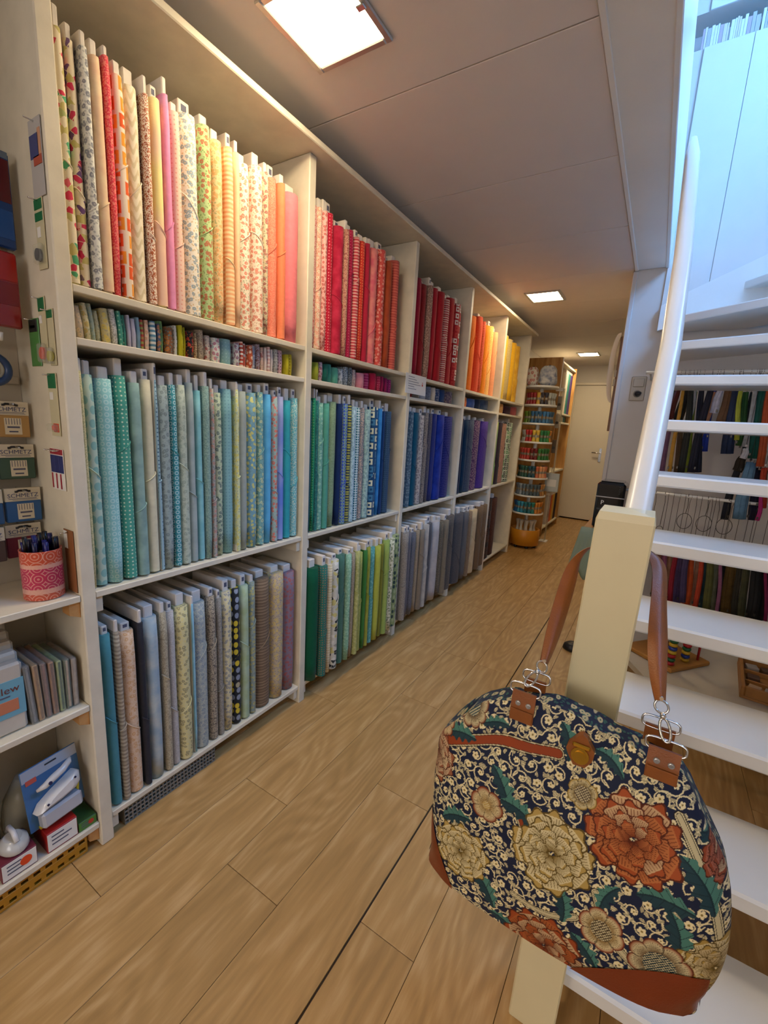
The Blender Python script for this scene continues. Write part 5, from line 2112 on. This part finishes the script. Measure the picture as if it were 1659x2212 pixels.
# ------------------------------------------------------------------ small table with the black appliance by the wall corner
sdt = thing('side_table', 'small wooden side table by the wall corner behind the newel', 'table', (-.19, 2.98, 0))
MB().rbox(-.12, .14, -.24, .25, .70, .722, .003).build('tabletop', Mt, sdt)
for (x, y) in ((.02, -.2), (.12, -.2), (.02, .22), (.12, .22)):
    MB().rbox(x - .015, x + .015, y - .015, y + .015, 0, .6995, .002).build('leg', Mt, sdt)
bx_ = thing('black_appliance', 'tall glossy black appliance with a silver line and white logo', 'appliance', (-.195, 2.96, .7225))
MB().rbox(-.075, .075, -.11, .11, 0, .275, .012).build('housing', M_black, bx_)
MB().rbox(-.076, .076, -.1115, .1, .186, .192, .001).build('silver_line', M_chrome, bx_)
MB().rbox(-.06, .06, -.09, .09, .275, .281, .003).build('lid', M_black, bx_)
text_mb('P', .036, (-.036, -.1112, .155), (1, 0, 0), (0, 0, 1)).build('logo', M_paper, bx_)
MB().box(-.022, .022, -.1113, -.1105, .139, .143).build('logo_line', M_paper, bx_)
for k in range(4):
    MB().disc((.045, -.1102, .215 + k * .013), (0, -1, 0), .0022, 8, .0008).build('button', mat('button_grey', '4c4c50', .4), bx_)
cl = thing('green_cloth', 'grey green cloth draped over the side table edge', 'cloth', (-.3, 2.80, .5))
g = []
for i in range(10):
    s = i / 9
    rw = []
    for j in range(11):
        u = j / 10
        if s < .15:
            p = (-.012 + .11 * u, -.02 - .05 * s / .15, .2275)
        else:
            q = (s - .15) / .85
            p = (-.012 + .11 * u - (.05 - .02 * u) * q, -.072 - .02 * q + .010 * math.sin(u * 14) * (.2 + q), .226 - .27 * q - .025 * math.sin(u * 8 + 1) * q)
        rw.append(p)
    g.append(rw)
mb = MB()
mb.grid(g, True)
o = mb.build('drape', mat('cloth_greygreen', '84927e', .85, bump=.3, bscale=80), cl)
sf = o.modifiers.new('thickness', 'SOLIDIFY')
sf.thickness = .004
MB().tube([(-.03, -.09, -.035), (-.038, -.092, -.10)], [.016, .012], 8).build('dark_tip', M_dark, cl)
fp = tag(MB().lathe([(.046, 0), (.052, .004), (.047, .026), (.028, .040), (.001, .043)], 0, 0, 20).build('foot_pedal', M_dark), 'black round foot pedal on the floor behind the newel', 'pedal')
fp.location = (-.258, 2.68, .0005)

# switch and socket on the wall corner
sk = thing('wall_socket', 'beige double plate with switch and socket on the wall corner', 'socket', (-.163, 3.2595, 1.492))
M_sock = mat('socket_beige', 'a89e8e', .4)
MB().rbox(-.042, .042, -.010, 0, 0, .15, .006).build('plate', M_sock, sk)
MB().rbox(-.03, .03, -.0155, -.0095, .086, .136, .004).build('switch_rocker', M_sock, sk)
MB().disc((0, -.0101, .043), (0, -1, 0), .022, 20, .001).build('socket_face', mat('socket_dark', '6c665c', .5), sk)
MB().tube([(0, -.011, .043), (0, -.03, .043), (.022, -.042, .047)], [.016, .014, .006], 12).build('plug', M_dark, sk)

# wooden strip with a white band on the side of the wall corner
wp = thing('wall_hoop', 'brown wooden strip with a curved white band on the wall corner side', 'wall fitting', (-.2825, 3.40, 1.30))
MB().rbox(-.036, 0, .03, .05, 0, .62, .002).build('wood_strip', mat('strip_brown', '6c4424', .45, var=.1, vscale=14), wp)
gi = [(-.034 - .05 * max(math.cos(-PI / 2 + PI * i / 16), 0) ** .75, .02, .415 + .225 * math.sin(-PI / 2 + PI * i / 16)) for i in range(17)]
g0, g1 = [], []
for i, p in enumerate(gi):
    ax = .034 * max(math.cos(-PI / 2 + PI * i / 16), 0) ** .5
    az = .034 * math.sin(-PI / 2 + PI * i / 16)
    q = (p[0] + ax * .9, p[1], p[2] - az * .6)
    g0.append([(p[0], .006, p[2]), (q[0], .006, q[2]), (q[0], .034, q[2]), (p[0], .034, p[2]), (p[0], .006, p[2])])
mb = MB()
mb.grid(g0, True)
mb.build('white_band', mat('band_white', 'd0c4b4', .4), wp)
for z in (.24, .30):
    MB().rbox(-.044, -.030, .022, .0295, z + .06, z + .105, .002).build('bracket', M_sock, wp)

# ------------------------------------------------------------------ books in the niche above the stairs
rbk = random.Random(21)
x = -.13
k = 0
Mb_ = [mat('book_white', 'dcdad6', .6), mat('book_cream', 'd2c8b6', .6), mat('book_grey', 'b4b2b0', .6), mat('book_mauve', 'b8a4ae', .6)]
bn = ['white', 'off white', 'light grey', 'mauve']
while x < .62 and k < 44:
    wd = rbk.uniform(.008, .02)
    h = rbk.uniform(.085, .112)
    ci_ = rbk.choice((0, 0, 0, 1, 2, 3))
    t = thing('booklet', f'thin {bn[ci_]} booklet standing in the wall niche above the stairs', 'book', (x, 3.272, 3.3605), group='booklets in the niche', rot=(0, 0, 0))
    MB().rbox(0, wd - .001, 0, .12, 0, h, .0008).build('cover', Mb_[ci_], t)
    MB().box(.0012, wd - .0022, .003, .118, h, h + .0012).build('pages', M_paper, t)
    x += wd + (.006 if k % 9 == 8 else 0)
    k += 1

# ------------------------------------------------------------------ revolving thread stand at the end of the rack
ca_ = thing('thread_carousel', 'revolving thread stand with orange base and round white tiers', 'display stand', (-1.135, 4.95, 0))
MB().lathe([(.145, .03), (.158, .034), (.158, .205), (.152, .21), (.138, .205), (.138, .17), (.001, .17)], 0, 0, 36).build('orange_base', mat('orange_drum', 'c8841c', .4), ca_)
for k in range(6):
    a = 2 * PI * k / 6
    MB().lathe([(.016, 0.0005), (.018, .006), (.018, .026), (.014, .03)], .12 * math.cos(a), .12 * math.sin(a), 10).build('castor', M_dark, ca_)
MB().tube([(0, 0, .17), (0, 0, 1.745)], .02, 12).build('pole', M_white, ca_)
TZ = [.395, .59, .785, .975, 1.165, 1.36, 1.55, 1.74]
for z in TZ:
    tr_ = MB().lathe([(.001, z - .012), (.165, z - .012), (.168, z - .009), (.168, z + .008), (.163, z + .008), (.163, z), (.001, z)], 0, 0, 40).build('tier', M_white, ca_)
TC = [['2464a0', '2c88a8', '1c6c78', '2c7c70', 'c87c28', 'd8983c', '7c4420'],
      ['707c8c', '8c98a4', '5c6c74', '485860', 'a86c30', 'c89858', '6c4028'],
      ['1c3c34', '2c5848', '1c4c5c', 'c86c48', 'e0a070', 'd88060', '486878'],
      ['c04838', 'b83c30', '70201c', '3c7c3c', '2c6c30', '5c9848', 'a0a8a0'],
      ['b0b0ac', 'b82c2c', 'd8b848', '2c7c48', '3c8c3c', 'd88c30', 'c89c40'],
      ['6c8c2c', '485c24', '2c5c84', '3c74a4', '28506c', '6c7c84', '505058'],
      ['a0484c', '8c1c20', 'c89838', '38343c', 'b0b4ac', 'c4c8c0', 'a8b048']]
rt = random.Random(4)


def colour_name(h):
    r, g_, b_ = (int(h[i:i + 2], 16) for i in (0, 2, 4))
    mx, mn = max(r, g_, b_), min(r, g_, b_)
    lum = (r + g_ + b_) / 3
    if mx - mn < 22:
        return 'white' if lum > 165 else 'grey' if lum > 85 else 'charcoal'
    sh_ = 'dark ' if lum < 75 else 'pale ' if lum > 165 else ''
    if r == mx:
        if g_ > b_ * 1.25 and g_ > r * .62:
            return sh_ + ('yellow' if g_ > r * .72 else 'orange')
        return sh_ + ('rust' if g_ > b_ * 1.3 else 'red')
    if g_ == mx:
        return sh_ + ('olive' if r > b_ * 1.2 else 'green' if b_ < g_ * .86 else 'teal')
    return sh_ + ('blue' if g_ < b_ * .9 else 'teal')


_sm = {}
ordn = ['lowest', 'second lowest', 'third', 'fourth', 'fifth', 'sixth', 'top']
for ti, z in enumerate(TZ[:-1]):
    for k in range(13):
        a = -PI * .86 + PI * 1.12 * k / 12
        c = TC[ti][min(6, int(k / 13 * 7 + rt.uniform(0, .6)))]
        if c not in _sm:
            m0 = MB()
            m0.lathe([(.012, 0), (.0215, .003), (.021, .018), (.013, .052), (.013, .075), (.021, .110), (.0215, .124), (.012, .128)], 0, 0, 10)
            m0.cur = 1
            m0.lathe([(.0145, .052), (.0150, .055), (.0150, .072), (.0145, .075)], 0, 0, 10)
            _sm[c] = m0.mesh('thread_spool', [mat('thread_' + c, c, .45, bump=.3, bscale=300), mat('spool_band', '8c8474', .6)])
        o = bpy.data.objects.new('thread_spool', _sm[c])
        COL.objects.link(o)
        o.location = (-1.135 + .134 * math.cos(a), 4.95 + .134 * math.sin(a), z + .0008)
        tag(o, f'{colour_name(c)} thread spool on the {ordn[ti]} tier of the revolving stand', 'thread spool', 'thread spools on the stand')
for k in range(5):
    a = -PI * .8 + PI * .8 * k / 4
    m0 = MB()
    m0.lathe([(.018, 0), (.026, .003), (.024, .02), (.014, .06), (.014, .09), (.024, .125), (.026, .14), (.016, .145)], 0, 0, 12)
    o = tag(m0.build('thread_cone', mat('thread_white', 'b8b0a0', .5)), 'large pale thread cone standing in the orange base of the stand', 'thread spool', 'cones in the orange base')
    o.location = (-1.135 + .09 * math.cos(a), 4.95 + .09 * math.sin(a), .206 - .035)
# cloth bundles on top of the stand
for k, (x, y, rx_, ry_, h, fm, lb, cm_) in enumerate(((-1.235, 4.90, .062, .07, .19, ('floral', ['d4ccc0', 'b04840', 'c0b8ac']), 'white bundle with red print on top of the thread stand', 1),
                                                     (-1.075, 4.90, .092, .085, .20, ('blotch', ['d0d0cc', '8088a0']), 'white bundle with grey leaf print on top of the thread stand', 2))):
    t = thing('cloth_bundle', lb, 'cloth', (x, y, 1.7485))
    g, gu = [], []
    for i in range(11):
        s = i / 10
        rr_ = (1 - (2 * s - 1) ** 6) ** .4 * (1 - .15 * s) if 0 < s < 1 else .55
        rw, ru = [], []
        for j in range(25):
            a = 2 * PI * j / 24
            wob = 1 + .05 * math.sin(3 * a + 4 * s + k)
            rw.append((rx_ * rr_ * wob * math.copysign(abs(math.cos(a)) ** .7, math.cos(a)), ry_ * rr_ * wob * math.copysign(abs(math.sin(a)) ** .7, math.sin(a)), h * s))
            ru.append((a * .08, h * s))
        g.append(rw)
        gu.append(ru)
    mb = MB()
    mb.grid(g, True, gu)
    mb.add(g[-1][:-1], [tuple(range(24))])
    mb.add(g[0][:-1], [tuple(range(24))[::-1]])
    mb.build('cloth', fabric(fm[0], fm[1], 5, .35), t)
    MB().tube([(-.01, 0, h), (0, 0, h + .012), (.01, 0, h)], .004, 6).build('knot', M_dark, t)

# ------------------------------------------------------------------ pine cabinet near the door
cb = thing('pine_cabinet', 'tall open pine cabinet with fabric bolts between the thread stand and the door', 'cabinet')
MB().rbox(-1.5, -1.08, 5.56, 5.585, 0, 2.14, .002).build('side_panel', M_pine, cb)
MB().rbox(-1.5, -1.08, 6.55, 6.575, 0, 2.14, .002).build('side_panel', M_pine, cb)
MB().rbox(-1.085, -1.073, 5.565, 5.585, 1.6, 2.135, .002).build('white_edge', M_white, cb)
MB().box(-1.5, -1.49, 5.585, 6.55, 0, 2.1).build('back_panel', M_paint, cb)
for z in (.10, .80, 1.42, 1.53, 2.11):
    MB().rbox(-1.489, -1.085, 5.5855, 6.5495, z - .022, z, .002).build('shelf', M_paint, cb)
cl_ = [('e0dcd0', 'off white'), ('d8c8b0', 'ecru'), ('2c7c74', 'teal'), ('1c6458', 'dark green'), ('4c2868', 'purple'), ('382050', 'dark violet')]
for k, (c, n_) in enumerate(cl_):
    y = 6.06 + k * .078
    t = thing('fabric_bolt', f'{n_} fabric bolt in the upper part of the pine cabinet', 'fabric', (-1.10, y, 1.531), group='bolts in the pine cabinet')
    sec = section(.035, .2, 7)
    mb = MB()
    H = .50
    mb.grid([[(p[0], p[1], z) for p in sec + sec[:1]] for z in (.002, H / 2, H)], True, [[(i * .02, z) for i in range(len(sec) + 1)] for z in (0, H / 2, H)])
    mb.add([(p[0], p[1], H) for p in sec], [tuple(range(len(sec)))])
    mb.build('fabric', fabric('solid', [c], 40 + k), t)
    MB().rbox(-.18, -.012, -.014, .014, 0, H + .035, .002).build('core_board', M_card, t)
for k, (c, n_) in enumerate((('d8d4cc', 'white'), ('a02c68', 'magenta'), ('b84838', 'coral red'), ('d06c30', 'orange'), ('d89c30', 'golden'), ('c8a850', 'mustard'), ('3c2420', 'dark brown'), ('2c1c1c', 'black brown'))):
    y = 5.92 + k * .076
    t = thing('fabric_bolt', f'{n_} fabric bolt in the lower part of the pine cabinet', 'fabric', (-1.10, y, .101), group='bolts in the pine cabinet')
    sec = section(.034, .2, 7)
    mb = MB()
    H = .36
    mb.grid([[(p[0], p[1], z) for p in sec + sec[:1]] for z in (.002, H / 2, H)], True, [[(i * .02, z) for i in range(len(sec) + 1)] for z in (0, H / 2, H)])
    mb.add([(p[0], p[1], H) for p in sec], [tuple(range(len(sec)))])
    mb.build('fabric', fabric('solid', [c], 60 + k), t)
    MB().rbox(-.18, -.012, -.014, .014, 0, H + .03, .002).build('core_board', M_card, t)
for k, (c, n_) in enumerate((('b8b090', 'beige'), ('2c5c78', 'blue'), ('4c6c3c', 'green'), ('2c2830', 'charcoal'))):
    o = tag(MB().rbox(-.1, 0, -.03, .03, 0, .075, .006).build('folded_fabric', fabric('blotch', [c, c], 80 + k)), f'{n_} folded fabric on the narrow shelf of the pine cabinet', 'fabric', 'folded fabrics in the cabinet')
    o.location = (-1.12, 6.22 + k * .07, 1.421)
# hanging display panel in front of the cabinet
dp = thing('display_panel', 'clear acrylic display panel with hanging packets beside the thread stand', 'display stand', (-.985, 5.35, 0))
MB().rbox(-.0025, .0025, -.04, .04, .0, 1.77, .001).build('acrylic_panel', clear_mat('acrylic', 'ece8dc', .35), dp)
MB().rbox(-.06, .03, -.055, .055, 0, .012, .002).build('foot', M_white, dp)
MB().rbox(-.09, .003, -.006, .006, 1.74, 1.775, .001).rbox(-.004, .004, -.045, .045, 1.765, 1.775, .001).build('top_clip', M_white, dp)
for k, (z, c, n_) in enumerate(((1.53, '8c8478', 'grey'), (1.33, 'a89c84', 'beige'), (1.05, '6c5c48', 'brown'))):
    t = thing('notion_packet', f'{n_} packet hanging on the acrylic display panel', 'packet', (-1.0, 5.298, z), group='packets on the acrylic panel')
    MB().rbox(-.03, .014, -.004, .0, 0, .15, .002).build('card', mat('notion_' + c, c, .5), t)
    MB().disc((-.008, -.0042, .06), (0, -1, 0), .016, 14, .003).build('notion', M_wire, t)
    MB().tube([(-.008, -.012, .145), (-.008, .006, .145), (.012, .012, .145)], .0015, 6).build('peg', M_chrome, t)
wb_ = thing('paper_bag', 'pale paper bag hanging low beside the thread stand', 'bag', (-.96, 5.19, .62))
MB().rbox(-.075, .075, -.015, .015, 0, .21, .006).build('bag', mat('bag_pale', 'b8c0c0', .6, var=.1, vscale=14), wb_)
MB().box(-.05, .05, -.0158, -.015, .06, .14).build('label', M_paper, wb_)
MB().tube([(-.02, 0, .205), (-.02, .02, .26), (-.02, .09, .28), (-.02, .12, .27)], .002, 6).build('handle', M_wire, wb_)
